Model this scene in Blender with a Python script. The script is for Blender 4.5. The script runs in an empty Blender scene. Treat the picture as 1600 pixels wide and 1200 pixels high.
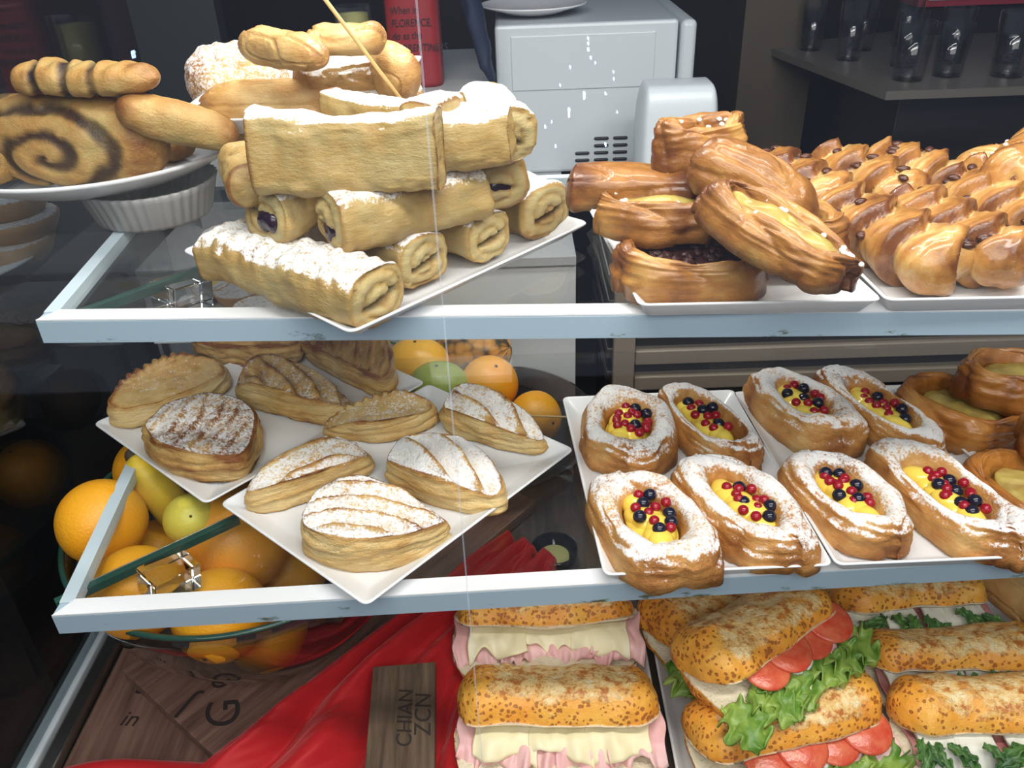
import bpy, bmesh, math, random
import numpy as np
from mathutils import Vector, Matrix, Euler
S = bpy.context.scene
COL = S.collection
# ------------------------------------------------------------------ camera
F = 1309.; _p, _ro, _ya = .5481, -.04094, -.01717
CF = np.array([math.sin(_ya)*math.cos(_p), math.cos(_ya)*math.cos(_p), -math.sin(_p)])
_r0 = np.array([math.cos(_ya), -math.sin(_ya), 0.]); _u0 = np.cross(_r0, CF)
CR = math.cos(_ro)*_r0 + math.sin(_ro)*_u0; CU = np.cross(CR, CF); CO = np.array([0, 0, 1.6])
cam = bpy.data.objects.new('camera', bpy.data.cameras.new('camera')); COL.objects.link(cam)
cam.data.sensor_width = 36; cam.data.lens = F/1600*36; cam.data.clip_start = .02
cam.matrix_world = Matrix(((CR[0], CU[0], -CF[0], CO[0]), (CR[1], CU[1], -CF[1], CO[1]), (CR[2], CU[2], -CF[2], CO[2]), (0, 0, 0, 1)))
S.camera = cam
# ------------------------------------------------------------------ world, lights, exposure
W = bpy.data.worlds.new('world'); S.world = W; W.use_nodes = True
W.node_tree.nodes['Background'].inputs[0].default_value = (.62, .74, 1, 1)
W.node_tree.nodes['Background'].inputs[1].default_value = .22
S.view_settings.view_transform = 'Standard'; S.view_settings.look = 'None'
S.view_settings.exposure = 0.2; S.view_settings.gamma = 1
def area(name, loc, target, sx, sy, power, color=(1, 1, 1), spread=180):
    l = bpy.data.lights.new(name, 'AREA'); l.shape = 'RECTANGLE'; l.size = sx; l.size_y = sy
    l.energy = power; l.color = color; l.spread = math.radians(spread)
    o = bpy.data.objects.new(name, l); COL.objects.link(o); o.location = loc
    o.rotation_euler = (Vector(target)-Vector(loc)).to_track_quat('-Z', 'Y').to_euler()
    return o
area('case_lamp', (.18, .88, 1.90), (.18, .72, 1.1), 1.0, .05, 4.6, (1, .96, .90))
area('front_lamp', (.22, .34, 2.0), (.22, .66, 1.0), 1.1, .12, 8.6, (1, .96, .90))
area('spot_lamp', (-.10, .98, 1.78), (-.12, .84, 1.4), .16, .05, 1.8, (1, .98, .94))
area('room_fill', (.0, -.7, 2.3), (.0, .8, 1.05), 1.8, .9, 22, (1, .98, .95))  # unseen soft fill added from the camera side to brighten front faces

ZL, ZU, ZD = 1.1, 1.3071, .85          # lower shelf, upper shelf, deck
def ray(x, y): return (x-800)/F*CR-(y-600)/F*CU+CF
def at(x, y, z): d = ray(x, y); return CO+d*((z-1.6)/d[2])
def aty(x, y, Y): d = ray(x, y); return CO+d*(Y/d[1])
def dep(x, y, D): return CO+ray(x, y)*D
def projy(q): v = np.array(q)-CO; return 600-F*(v@CU)/(v@CF)

# ------------------------------------------------------------------ noise
def _h(i, j, k, s):
    n = (i*374761393+j*668265263+k*2147483647+s*974634777) & 0xffffffff
    n = ((n ^ (n >> 13))*1274126177) & 0xffffffff
    return ((n ^ (n >> 16)) & 0xffff)/65535.
def vn(p, s=0):
    p = np.asarray(p, float); f = np.floor(p).astype(np.int64); t = p-f; t = t*t*(3-2*t)
    r = 0
    for a in (0, 1):
        for b in (0, 1):
            for c in (0, 1):
                w = (t[:, 0] if a else 1-t[:, 0])*(t[:, 1] if b else 1-t[:, 1])*(t[:, 2] if c else 1-t[:, 2])
                r = r+w*_h(f[:, 0]+a, f[:, 1]+b, f[:, 2]+c, s)
    return r*2-1
def fbm(p, s=0, o=3):
    r = 0; a = 1
    for k in range(o): r = r+a*vn(p*(2**k), s+k*17); a *= .5
    return r
def sst(a, b, x): t = np.clip((x-a)/(b-a), 0, 1); return t*t*(3-2*t)

# ------------------------------------------------------------------ materials
def node(nt, t, **kw):
    n = nt.nodes.new(t)
    for k, v in kw.items():
        if k in n.inputs: n.inputs[k].default_value = v
        else: setattr(n, k, v)
    return n
def mat(name, color=(.8, .8, .8), rough=.5, metal=0, **kw):
    m = bpy.data.materials.new(name); m.use_nodes = True; b = m.node_tree.nodes['Principled BSDF']
    b.inputs['Base Color'].default_value = (*color, 1); b.inputs['Roughness'].default_value = rough; b.inputs['Metallic'].default_value = metal
    for k, v in kw.items(): b.inputs[k].default_value = v
    return m
def math_(nt, op, a, b=None, clamp=False):
    n = nt.nodes.new('ShaderNodeMath'); n.operation = op; n.use_clamp = clamp
    for i, v in enumerate((a, b)):
        if v is None: continue
        if isinstance(v, (int, float)): n.inputs[i].default_value = v
        else: nt.links.new(v, n.inputs[i])
    return n.outputs[0]
def mixc(nt, fac, a, b):
    n = nt.nodes.new('ShaderNodeMix'); n.data_type = 'RGBA'
    for s, v in ((n.inputs[0], fac), (n.inputs[6], a), (n.inputs[7], b)):
        if isinstance(v, (int, float)): s.default_value = v
        elif isinstance(v, tuple): s.default_value = (*v, 1)
        else: nt.links.new(v, s)
    return n.outputs[2]
def noise(nt, vec, scale, detail=4, rough=.6):
    n = nt.nodes.new('ShaderNodeTexNoise'); n.inputs['Scale'].default_value = scale; n.inputs['Detail'].default_value = detail
    n.inputs['Roughness'].default_value = rough; nt.links.new(vec, n.inputs['Vector']); return n.outputs[0]
def coords(nt, scale=(1, 1, 1), rnd=True):
    tc = nt.nodes.new('ShaderNodeTexCoord'); mp = nt.nodes.new('ShaderNodeMapping'); mp.inputs['Scale'].default_value = scale
    nt.links.new(tc.outputs['Object'], mp.inputs['Vector'])
    if rnd:
        oi = nt.nodes.new('ShaderNodeObjectInfo')
        mm = nt.nodes.new('ShaderNodeVectorMath'); mm.operation = 'SCALE'; mm.inputs[0].default_value = (7, 13, 5); nt.links.new(oi.outputs['Random'], mm.inputs['Scale'])
        nt.links.new(mm.outputs[0], mp.inputs['Location'])
    return mp.outputs[0]
def attr(nt, name):
    n = nt.nodes.new('ShaderNodeAttribute'); n.attribute_name = name; return n.outputs['Fac']
def ramp(nt, fac, stops):
    n = nt.nodes.new('ShaderNodeValToRGB'); e = n.color_ramp.elements
    while len(e) < len(stops): e.new(.5)
    for i, (p, c) in enumerate(stops): e[i].position = p; e[i].color = (*c, 1)
    nt.links.new(fac, n.inputs[0]); return n.outputs[0]

def pastry_mat(name, pale, gold, brown, rough=.55, coat=0., layer=(1, 1, 5), layer_amt=.35, bump=.5, var=.45, dark=(.035, .015, .01)):
    m = mat(name, gold, rough); nt = m.node_tree; b = nt.nodes['Principled BSDF']; L = nt.links
    v = coords(nt); vl = coords(nt, layer)
    n1 = noise(nt, v, 28, 4); n2 = noise(nt, vl, 45, 4, .7); nf = noise(nt, v, 420, 2, .7); nm = noise(nt, v, 130, 3, .6)
    t = math_(nt, 'ADD', attr(nt, 'brown'), math_(nt, 'MULTIPLY', math_(nt, 'SUBTRACT', n1, .5), var*2))
    t = math_(nt, 'ADD', t, math_(nt, 'MULTIPLY', math_(nt, 'SUBTRACT', n2, .5), layer_amt*2))
    c = ramp(nt, t, [(0, pale), (.5, gold), (1, brown)])
    c = mixc(nt, math_(nt, 'MULTIPLY', attr(nt, 'dark'), 1., True), c, dark)
    sg = math_(nt, 'ADD', attr(nt, 'sugar'), math_(nt, 'MULTIPLY', math_(nt, 'SUBTRACT', nf, .5), 1.5))
    sg = math_(nt, 'ADD', sg, math_(nt, 'MULTIPLY', math_(nt, 'SUBTRACT', nm, .5), 1.1))
    sg = math_(nt, 'MULTIPLY', math_(nt, 'SUBTRACT', sg, .42), 2.6, True)
    sg = math_(nt, 'MULTIPLY', sg, .93)
    c = mixc(nt, sg, c, (.86, .86, .87))
    L.new(c, b.inputs['Base Color'])
    L.new(math_(nt, 'ADD', rough, math_(nt, 'MULTIPLY', sg, .9-rough)), b.inputs['Roughness'])
    if coat: L.new(math_(nt, 'MULTIPLY', math_(nt, 'SUBTRACT', 1., sg), coat), b.inputs['Coat Weight']); b.inputs['Coat Roughness'].default_value = .13
    b.inputs['Specular IOR Level'].default_value = .35
    h = math_(nt, 'ADD', math_(nt, 'MULTIPLY', n2, 1.), math_(nt, 'MULTIPLY', nf, .35))
    bp = node(nt, 'ShaderNodeBump', Strength=bump, Distance=.0018); L.new(h, bp.inputs['Height']); L.new(bp.outputs[0], b.inputs['Normal'])
    return m
M = {}
M['puff'] = pastry_mat('puff_pastry', (.72, .54, .26), (.60, .36, .12), (.24, .085, .022), layer=(1, 1, 6), layer_amt=.5, bump=1.5, var=.6)
M['roll'] = pastry_mat('puff_roll', (.47, .38, .18), (.40, .26, .085), (.22, .09, .027), layer=(1, 1.5, 3.5), layer_amt=.25, bump=.7, var=.6, rough=.45)
M['danish'] = pastry_mat('danish_pastry', (.72, .46, .18), (.54, .25, .07), (.22, .07, .018), layer=(1, 2.5, 3.5), layer_amt=.36, bump=.9, var=.6, rough=.5)
M['ring'] = pastry_mat('ring_pastry', (.60, .31, .08), (.42, .16, .03), (.16, .045, .01), layer=(1, 2, 3), layer_amt=.25, bump=.4, var=.5, rough=.35, coat=.35)
M['braid'] = pastry_mat('glazed_braid', (.66, .45, .17), (.45, .20, .045), (.15, .048, .013), layer=(4, 1.5, 1.5), layer_amt=.35, bump=.4, var=.55, rough=.34, coat=.55)
M['twist'] = pastry_mat('custard_twist', (.56, .33, .10), (.35, .15, .034), (.14, .045, .012), layer=(1, 2.2, 3), layer_amt=.3, bump=.5, var=.6, rough=.38, coat=.3)
M['swirl'] = pastry_mat('swirl_pastry', (.46, .33, .12), (.40, .215, .06), (.20, .075, .018), layer=(1, 1, 2), layer_amt=.3, bump=1.1, var=.7, rough=.5, dark=(.02, .009, .008))
M['bun'] = pastry_mat('baked_bun', (.64, .44, .19), (.50, .28, .09), (.24, .09, .025), layer=(1, 2, 4), layer_amt=.35, bump=.8, var=.7, rough=.45, coat=.1)
M['tart'] = pastry_mat('tart_crust', (.66, .42, .22), (.52, .28, .12), (.25, .1, .03), layer_amt=.15, bump=.4)
M['roll_bread'] = pastry_mat('bread_crust', (.70, .46, .20), (.55, .30, .10), (.26, .10, .03), layer=(1, 2, 2), layer_amt=.2, bump=.3, rough=.4)

def crust_mat():
    m = mat('tiger_crust', (.8, .45, .1), .42); nt = m.node_tree; b = nt.nodes['Principled BSDF']; L = nt.links
    v = coords(nt); n1 = noise(nt, v, 22, 3); n2 = noise(nt, v, 75, 4)
    # distorted cells for the cracked spots
    add = nt.nodes.new('ShaderNodeVectorMath'); add.operation = 'MULTIPLY_ADD'
    nc = nt.nodes.new('ShaderNodeTexNoise'); nc.inputs['Scale'].default_value = 90; L.new(v, nc.inputs['Vector'])
    L.new(nc.outputs[1], add.inputs[0]); add.inputs[1].default_value = (.006, .006, .006); L.new(v, add.inputs[2])
    vo = nt.nodes.new('ShaderNodeTexVoronoi'); vo.inputs['Scale'].default_value = 200; L.new(add.outputs[0], vo.inputs['Vector'])
    spot = math_(nt, 'MULTIPLY', math_(nt, 'SUBTRACT', math_(nt, 'MULTIPLY', n2, math_(nt, 'ADD', math_(nt, 'MULTIPLY', n1, .9), .34)), vo.outputs['Distance']), 9., True)
    base = ramp(nt, n1, [(.3, (.90, .48, .08)), (.55, (.86, .35, .04)), (.75, (.58, .18, .025))])
    c = mixc(nt, math_(nt, 'MULTIPLY', spot, .8), base, (.30, .075, .012))
    # melted cheese patches
    n3 = noise(nt, v, 34, 5, .65)
    ch = math_(nt, 'MULTIPLY', math_(nt, 'SUBTRACT', math_(nt, 'ADD', n3, math_(nt, 'MULTIPLY', attr(nt, 'sugar'), .40)), .66), 5., True)
    n4 = noise(nt, v, 95, 4, .7)
    cc = ramp(nt, n4, [(.36, (.88, .72, .42)), (.50, (.84, .54, .20)), (.62, (.50, .16, .03))])
    c = mixc(nt, ch, c, cc)
    c = mixc(nt, attr(nt, 'dark'), c, mixc(nt, n4, (.84, .76, .60), (.70, .56, .36)))
    L.new(c, b.inputs['Base Color'])
    bp = node(nt, 'ShaderNodeBump', Strength=.5, Distance=.003)
    L.new(math_(nt, 'ADD', math_(nt, 'ADD', ch, n4), math_(nt, 'MULTIPLY', spot, -.4)), bp.inputs['Height']); L.new(bp.outputs[0], b.inputs['Normal'])
    return m
M['crust'] = crust_mat()
def noisy(name, c1, c2, scale, rough=.5, bump=0., bs=None, **kw):
    m = mat(name, c1, rough, **kw); nt = m.node_tree; b = nt.nodes['Principled BSDF']; v = coords(nt)
    nt.links.new(mixc(nt, ramp(nt, noise(nt, v, scale, 4), [(.35, (0, 0, 0)), (.65, (1, 1, 1))]), c1, c2), b.inputs['Base Color'])
    if bump:
        bp = node(nt, 'ShaderNodeBump', Strength=bump, Distance=.002); nt.links.new(noise(nt, v, bs or scale*3, 3), bp.inputs['Height']); nt.links.new(bp.outputs[0], b.inputs['Normal'])
    return m
M['ham'] = noisy('cooked_ham', (.80, .43, .43), (.86, .56, .54), 30, .4)
M['prosciutto'] = noisy('cured_ham', (.42, .13, .12), (.75, .42, .38), 35, .4)
M['cheese'] = noisy('sliced_cheese', (.86, .76, .46), (.88, .80, .56), 20, .45)
M['mozz'] = noisy('mozzarella', (.86, .84, .76), (.82, .80, .68), 30, .4)
M['lettuce'] = noisy('lettuce', (.09, .22, .02), (.34, .46, .09), 40, .4, .4)
M['rocket'] = noisy('rocket', (.025, .09, .02), (.10, .22, .045), 50, .4, .3)
M['tomato'] = noisy('tomato', (.62, .06, .03), (.72, .17, .08), 70, .2, .2)
M['egg_white'] = mat('egg_white', (.88, .87, .82), .3)
M['yolk'] = mat('egg_yolk', (.85, .60, .08), .5)
M['crumb'] = noisy('bread_crumb', (.84, .76, .60), (.72, .58, .38), 90, .8, .6, 180)
M['custard'] = mat('yellow_custard', (.88, .66, .10), .22); M['custard'].node_tree.nodes['Principled BSDF'].inputs['Coat Weight'].default_value = .4
M['dull_custard'] = noisy('baked_custard', (.46, .36, .09), (.34, .22, .06), 60, .3)
M['blueberry'] = mat('blueberry', (.012, .012, .028), .12)
M['currant'] = mat('redcurrant', (.30, .008, .02), .12); M['currant'].node_tree.nodes['Principled BSDF'].inputs['Subsurface Weight'].default_value = .0
M['raisin'] = noisy('raisin', (.03, .012, .01), (.07, .022, .02), 120, .3, .6)
M['choc'] = mat('chocolate', (.07, .022, .01), .25)
M['pearl'] = mat('sugar_pearl', (.88, .85, .78), .5)
M['jam'] = mat('dark_jam', (.02, .008, .02), .15)
M['orange'] = noisy('orange_peel', (.90, .36, .01), (.88, .42, .02), 14, .38, .35, 330)
M['grapefruit'] = noisy('grapefruit_peel', (.86, .38, .03), (.82, .32, .03), 14, .38, .3, 300)
M['lemon'] = noisy('lemon_peel', (.80, .66, .08), (.70, .62, .10), 14, .4, .3, 200)
M['banana'] = noisy('banana_peel', (.88, .62, .05), (.72, .50, .05), 25, .45)
M['tipdark'] = mat('banana_tip', (.05, .035, .02), .7)
M['mango'] = noisy('green_mango', (.28, .38, .06), (.36, .42, .09), 20, .35)
M['mangoy'] = noisy('yellow_mango', (.85, .46, .03), (.80, .40, .04), 20, .35, .2)
M['coconut'] = noisy('brown_kiwi', (.10, .06, .035), (.16, .10, .06), 60, .8, .5)
M['pineapple'] = None
M['porcelain'] = mat('porcelain', (.78, .79, .81), .16)
M['bluewhite'] = mat('shelf_plastic', (.50, .60, .66), .35)
M['white_plastic'] = mat('white_plastic', (.56, .61, .65), .3)
M['steel'] = noisy('brushed_steel', (.50, .48, .45), (.36, .34, .32), 8, .28, metal=1.)
M['bronze'] = mat('bronze_steel', (.55, .46, .38), .42, .6)
M['dark'] = mat('dark_slot', (.02, .02, .022), .5)
M['black_gloss'] = mat('black_gloss', (.012, .012, .014), .25)
M['darkwall'] = noisy('dark_wall', (.018, .015, .017), (.030, .024, .026), 3, .6)
M['purple'] = mat('dark_purple_wall', (.045, .032, .038), .6)
M['column'] = noisy('dark_wood_column', (.05, .038, .026), (.07, .052, .036), 6, .5)
M['tin'] = mat('red_tin', (.24, .02, .026), .4)
M['ink'] = mat('black_ink', (.01, .01, .012), .6)
M['burn'] = mat('burnt_lettering', (.02, .012, .01), .8)
M['green'] = mat('green_glass', (.02, .07, .055), .15)
M['navy'] = mat('dark_navy_cloth', (.012, .02, .05), .6)
M['stick'] = mat('bamboo', (.60, .38, .14), .5)
M['candle'] = mat('pale_yellow_wax', (.45, .42, .16), .5)
M['counter'] = noisy('grey_counter', (.36, .37, .38), (.42, .43, .44), 5, .35)
M['panel'] = noisy('light_grey_panel', (.66, .68, .69), (.72, .74, .74), 3, .35)
M['paper'] = mat('white_paper', (.75, .76, .78), .6)
def glass_mat(name, tint=(.93, .97, .96), boost=1., rough=0.0, floor=.0):
    m = bpy.data.materials.new(name); m.use_nodes = True; nt = m.node_tree; nt.nodes.clear()
    o = nt.nodes.new('ShaderNodeOutputMaterial'); mx = nt.nodes.new('ShaderNodeMixShader'); fr = nt.nodes.new('ShaderNodeLayerWeight'); fr.inputs[0].default_value = .5
    t = nt.nodes.new('ShaderNodeBsdfTransparent'); t.inputs[0].default_value = (*tint, 1)
    g = nt.nodes.new('ShaderNodeBsdfGlossy'); g.inputs['Roughness'].default_value = rough
    nt.links.new(math_(nt, 'ADD', math_(nt, 'MULTIPLY', math_(nt, 'ADD', math_(nt, 'MULTIPLY', math_(nt, 'POWER', fr.outputs['Facing'], 5.), .92), .045), boost), floor, True), mx.inputs[0])
    nt.links.new(t.outputs[0], mx.inputs[1]); nt.links.new(g.outputs[0], mx.inputs[2]); nt.links.new(mx.outputs[0], o.inputs[0])
    return m
M['glass'] = glass_mat('clear_glass', (.98, .99, .985))
M['sideglass'] = glass_mat('side_glass', (.80, .84, .85), 1.15)
M['bowlglass'] = glass_mat('bowl_glass', (.78, .79, .78), 2.0)
M['smokeglass'] = glass_mat('smoked_glass', (.55, .48, .45), 1.2)
M['dimglass'] = glass_mat('tumbler_glass', (.96, .96, .96), 1.0, .0)
def emis(name, c, p):
    m = mat(name, (0, 0, 0)); b = m.node_tree.nodes['Principled BSDF']; b.inputs['Emission Color'].default_value = (*c, 1); b.inputs['Emission Strength'].default_value = p; return m
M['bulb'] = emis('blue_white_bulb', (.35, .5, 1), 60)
M['jointline'] = mat('glass_edge', (.75, .8, .9), .3, Alpha=.16)
def frosted():
    m = mat('ribbed_frosted_glass', (.55, .54, .53), .3); b = m.node_tree.nodes['Principled BSDF']; b.inputs['Transmission Weight'].default_value = .45; b.inputs['Alpha'].default_value = .85
    return m
M['ribbed'] = frosted()
M['acrylic'] = mat('clear_acrylic', (.9, .95, .98), .03); M['acrylic'].node_tree.nodes['Principled BSDF'].inputs['Transmission Weight'].default_value = 1.
def trim_mat():   # blue-grey shelf trim with mossy stains near its lower edge
    m = mat('shelf_trim', (.36, .47, .56), .35); nt = m.node_tree; b = nt.nodes['Principled BSDF']; v = coords(nt, (1, 1, 3), False)
    st = math_(nt, 'MULTIPLY', math_(nt, 'SUBTRACT', math_(nt, 'ADD', noise(nt, v, 22, 5, .7), math_(nt, 'MULTIPLY', attr(nt, 'dark'), .17)), .74), 14., True)
    nt.links.new(mixc(nt, st, (.36, .47, .56), (.09, .11, .055)), b.inputs['Base Color']); return m
M['trim'] = trim_mat()
def wood(name, c1, c2, c3, rough=.45, sc=(3, 40, 40)):
    m = mat(name, c1, rough); nt = m.node_tree; b = nt.nodes['Principled BSDF']; v = coords(nt, sc)
    n = noise(nt, v, 3, 6, .65); w = noise(nt, coords(nt, (2, 10, 10)), 2.5, 3)
    c = ramp(nt, n, [(.3, c1), (.5, c2), (.7, c3)]); c = mixc(nt, math_(nt, 'MULTIPLY', w, .5), c, c1)
    nt.links.new(c, b.inputs['Base Color']); bp = node(nt, 'ShaderNodeBump', Strength=.25, Distance=.001); nt.links.new(n, bp.inputs['Height']); nt.links.new(bp.outputs[0], b.inputs['Normal']); return m
M['wood'] = wood('dark_walnut', (.085, .042, .032), (.19, .098, .072), (.30, .17, .125))
M['wood2'] = wood('weathered_oak', (.045, .03, .02), (.13, .085, .055), (.22, .15, .10))
M['deck'] = wood('brown_deck', (.03, .022, .017), (.075, .052, .038), (.12, .085, .062), sc=(40, 3, 40))
M['floor'] = noisy('floor_tile', (.03, .03, .03), (.05, .045, .04), 4, .5)
def satin():
    m = mat('red_satin', (.40, .008, .012), .48); b = m.node_tree.nodes['Principled BSDF']
    b.inputs['Sheen Weight'].default_value = .4; b.inputs['Sheen Tint'].default_value = (1, .3, .3, 1); b.inputs['Specular IOR Level'].default_value = .5; b.inputs['Specular Tint'].default_value = (1, .35, .35, 1)
    return m
M['satin'] = satin()

# ------------------------------------------------------------------ object helpers
def tag(o, label=None, cat=None, group=None, kind=None):
    if label: o['label'] = label
    if cat: o['category'] = cat
    if group: o['group'] = group
    if kind: o['kind'] = kind
    return o
def mk(name, V, Fc, m, parent=None, attrs=None, smooth=True, loc=(0, 0, 0), rot=(0, 0, 0)):
    me = bpy.data.meshes.new(name); me.from_pydata([tuple(v) for v in np.asarray(V)], [], [tuple(int(i) for i in f) for f in Fc]); me.update()
    if attrs:
        for k, v in attrs.items():
            a = me.attributes.new(k, 'FLOAT', 'POINT'); a.data.foreach_set('value', np.clip(np.broadcast_to(v, (len(V),)), 0, 1.5).astype(np.float32).ravel())
    if smooth: me.polygons.foreach_set('use_smooth', [True]*len(me.polygons))
    me.materials.append(M[m] if isinstance(m, str) else m)
    o = bpy.data.objects.new(name, me); COL.objects.link(o); o.location = loc; o.rotation_euler = rot
    if parent: o.parent = parent
    return o
def empty(name, loc=(0, 0, 0), rot=(0, 0, 0)):
    o = bpy.data.objects.new(name, None); COL.objects.link(o); o.location = loc; o.rotation_euler = rot; o.empty_display_size = .03; return o
def join(parts):
    V = []; Fc = []; n = 0
    for v, f in parts:
        V.append(np.asarray(v, float)); Fc += [tuple(i+n for i in q) for q in f]; n += len(v)
    return np.concatenate(V), Fc
def boxg(x0, x1, y0, y1, z0, z1):
    V = [(x, y, z) for x in (x0, x1) for y in (y0, y1) for z in (z0, z1)]
    return np.array(V, float), [(0, 1, 3, 2), (4, 6, 7, 5), (0, 4, 5, 1), (2, 3, 7, 6), (0, 2, 6, 4), (1, 5, 7, 3)]
def bevel(o, w=.002, seg=2):
    b = o.modifiers.new('bevel', 'BEVEL'); b.width = w; b.segments = seg; b.limit_method = 'ANGLE'; return o
def box(name, a, m, parent=None, bw=.001, loc=(0, 0, 0), rot=(0, 0, 0), seg=2):
    V, Fc = boxg(*a); o = mk(name, V, Fc, m, parent, smooth=False, loc=loc, rot=rot)
    if bw: bevel(o, bw, seg)
    return o
def grid(n, m, closed=True):      # n rings of m points
    Fc = []
    for i in range(n-1):
        for j in range(m if closed else m-1):
            k = (j+1) % m
            Fc.append((i*m+j, i*m+k, (i+1)*m+k, (i+1)*m+j))
    return Fc
def normals(V, Fc):
    V = np.asarray(V); q = np.array([f if len(f) == 4 else (*f, f[-1]) for f in Fc])
    fn = np.cross(V[q[:, 2]]-V[q[:, 0]], V[q[:, 3]]-V[q[:, 1]]); N = np.zeros_like(V)
    for k in range(4): np.add.at(N, q[:, k], fn)
    l = np.linalg.norm(N, axis=1, keepdims=True); return N/np.maximum(l, 1e-12)
def lathe(prof, m=48, rib=None):  # prof list (r,z), outer then inner; closed shell
    th = np.linspace(0, 2*np.pi, m, endpoint=False); V = []
    for r, z in prof:
        rr = r*(1+(rib[0]*np.cos(rib[1]*th) if rib else 0)); V.append(np.stack([rr*np.cos(th), rr*np.sin(th), np.full(m, z)], 1))
    return np.concatenate(V), grid(len(prof), m)
def ball(r, sx=1, sy=1, sz=1, n=14, m=20):
    V = []
    for i in range(n+1):
        a = np.pi*i/n; th = np.linspace(0, 2*np.pi, m, endpoint=False)
        V.append(np.stack([r*sx*np.sin(a)*np.cos(th), r*sy*np.sin(a)*np.sin(th), np.full(m, -r*sz*np.cos(a))], 1))
    return np.concatenate(V), grid(n+1, m)
def place(pa, pb, z, zb=None):
    A = at(*pa, z); B = at(*pb, z if zb is None else zb); d = B-A; L = np.linalg.norm(d)
    return (A+B)/2, L, (0, -math.asin(d[2]/L), math.atan2(d[1], d[0]))

# generic elongated body along x: section superellipse, z from 0 to H (base flattened)
def body(L, Wd, H, e=2.2, cap=.25, n=72, m=56, bend=0., taper=(1, 1), flat=.12, arch=0.):
    # cap = fraction of half length used for the rounded end; below .1 gives a flat cut end
    t = np.linspace(-1, 1, n); 
    capn = 12
    if cap < .1:
        xs = np.concatenate([np.full(capn, -1.), np.linspace(-1, 1, n), np.full(capn, 1.)])
        rs = np.concatenate([np.linspace(0, .93, capn), np.ones(n), np.linspace(.93, 0, capn)])
        rs[capn] = .98; rs[-capn-1] = .98
        xs = xs*(1)
    else:
        a = np.linspace(0, np.pi, n); xs = -np.cos(a); d = np.clip((1-np.abs(xs))/cap, 0, 1); rs = np.sqrt(np.clip(1-(1-d)**2, 0, 1))
    th = np.linspace(0, 2*np.pi, m, endpoint=False); c, s = np.cos(th), np.sin(th)
    cy = np.sign(c)*np.abs(c)**(2/e); cz = np.sign(s)*np.abs(s)**(2/e)
    X, R = xs[:, None], rs[:, None]
    tp = taper[0]+(taper[1]-taper[0])*(X+1)/2
    Y = Wd/2*R*cy[None]*tp; Z = H/2*R*cz[None]*tp
    Z = np.where(Z < -H/2*(1-flat), -H/2*(1-flat), Z)+H/2*(1-flat)
    Z = Z+arch*(1-X**2)*np.ones_like(Y)
    Y = Y+bend*(X**2)*np.ones_like(Y)
    V = np.stack([X*L/2+0*Y, Y, Z], 2).reshape(-1, 3)
    info = dict(x=np.repeat(xs, m), r=np.repeat(rs, m), th=np.tile(th, len(xs)), cy=np.tile(cy, len(xs)), cz=np.tile(cz, len(xs)), n=len(xs), m=m)
    return V, grid(len(xs), m), info
def finish(name, V, Fc, m, loc, rot, att, parent=None): return mk(name, V, Fc, m, parent, att, True, loc, rot)

def puff_roll(pa, pb, z, Wd, H, seed, label, zb=None, e=2.8, swirl=1, sugar=.75, brick=False, jam=None, name='puff_roll', m='roll', slash=0., flip=1, group='sugared puff rolls stacked on the square plate'):
    mid, L, rot = place(pa, pb, z, zb)
    V, Fc, I = body(L, Wd, H, e=e, cap=.02, n=64, m=64, flat=.06)
    xn = I['x']; P = V/.02
    # soften ends
    Rr = I['r']; end = (Rr < .995)
    V[:, 0] += np.sign(xn)*end*.006*(1-Rr**2)*(0 if brick else 1)
    N = normals(V, Fc)
    lay = fbm(np.stack([V[:, 0]*25, V[:, 1]*60, V[:, 2]*420], 1), seed+3, 2)
    dsp = fbm(V*55+seed*3.1, seed, 3)*.0022+lay*.0005
    dsp += fbm(V*18+seed, seed+5, 2)*.0048
    if slash:     # ridges across the top of the roll
        dsp += slash*np.clip(N[:, 2], 0, 1)*np.sin(V[:, 0]*420+V[:, 1]*160)*.001*1.3
    yy = I['cy']*Rr; zz = I['cz']*Rr
    dark = np.zeros(len(V)); br = np.full(len(V), .36)
    if swirl:
        rad = np.hypot(yy, zz); ang = np.arctan2(zz, yy)*flip
        k = (rad*1.0-.13-(ang+np.pi)/(2*np.pi)*.42)/.42; g = np.abs((k+.5) % 1-.5)*.42
        groove = np.exp(-(g/.055)**2)*(rad < .93)*(rad > .05)*end
        V[:, 0] -= np.sign(xn)*groove*.0028
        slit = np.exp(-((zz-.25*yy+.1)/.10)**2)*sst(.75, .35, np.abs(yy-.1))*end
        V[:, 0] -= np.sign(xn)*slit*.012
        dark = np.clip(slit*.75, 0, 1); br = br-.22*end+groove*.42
    V += N*dsp[:, None]
    if brick: V[:, 2] += .10*H*np.abs(xn)**3*(I['cz'] > .3)
    N = normals(V, Fc); up = np.clip(N[:, 2], 0, 1)
    edge = np.exp(-((np.abs(xn)-1)/.02)**2)*(Rr > .85)
    br = br+.45*edge+.25*up*sst(-.2, .6, fbm(V*40, seed+9, 2))+.15*np.clip(-N[:, 2], 0, 1)
    sg = sst(.35, .8, up)*sugar*(Rr > .97)
    o = finish(name, V, Fc, m, tuple(mid-np.array([0, 0, H*.47])), rot, dict(brown=br, sugar=sg, dark=dark))
    tag(o, label, 'pastry', group)
    if jam:
        b = ball(.011, .6, 1.1, .9); bv, bf = b; bv = bv+fbm(bv*120, seed, 2)[:, None]*.0012
        sx = 1 if jam > 0 else -1
        mk('jam_filling', bv+np.array([sx*(L/2-.001), -.004, H*.36]), bf, 'jam', o)
    return o

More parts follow.
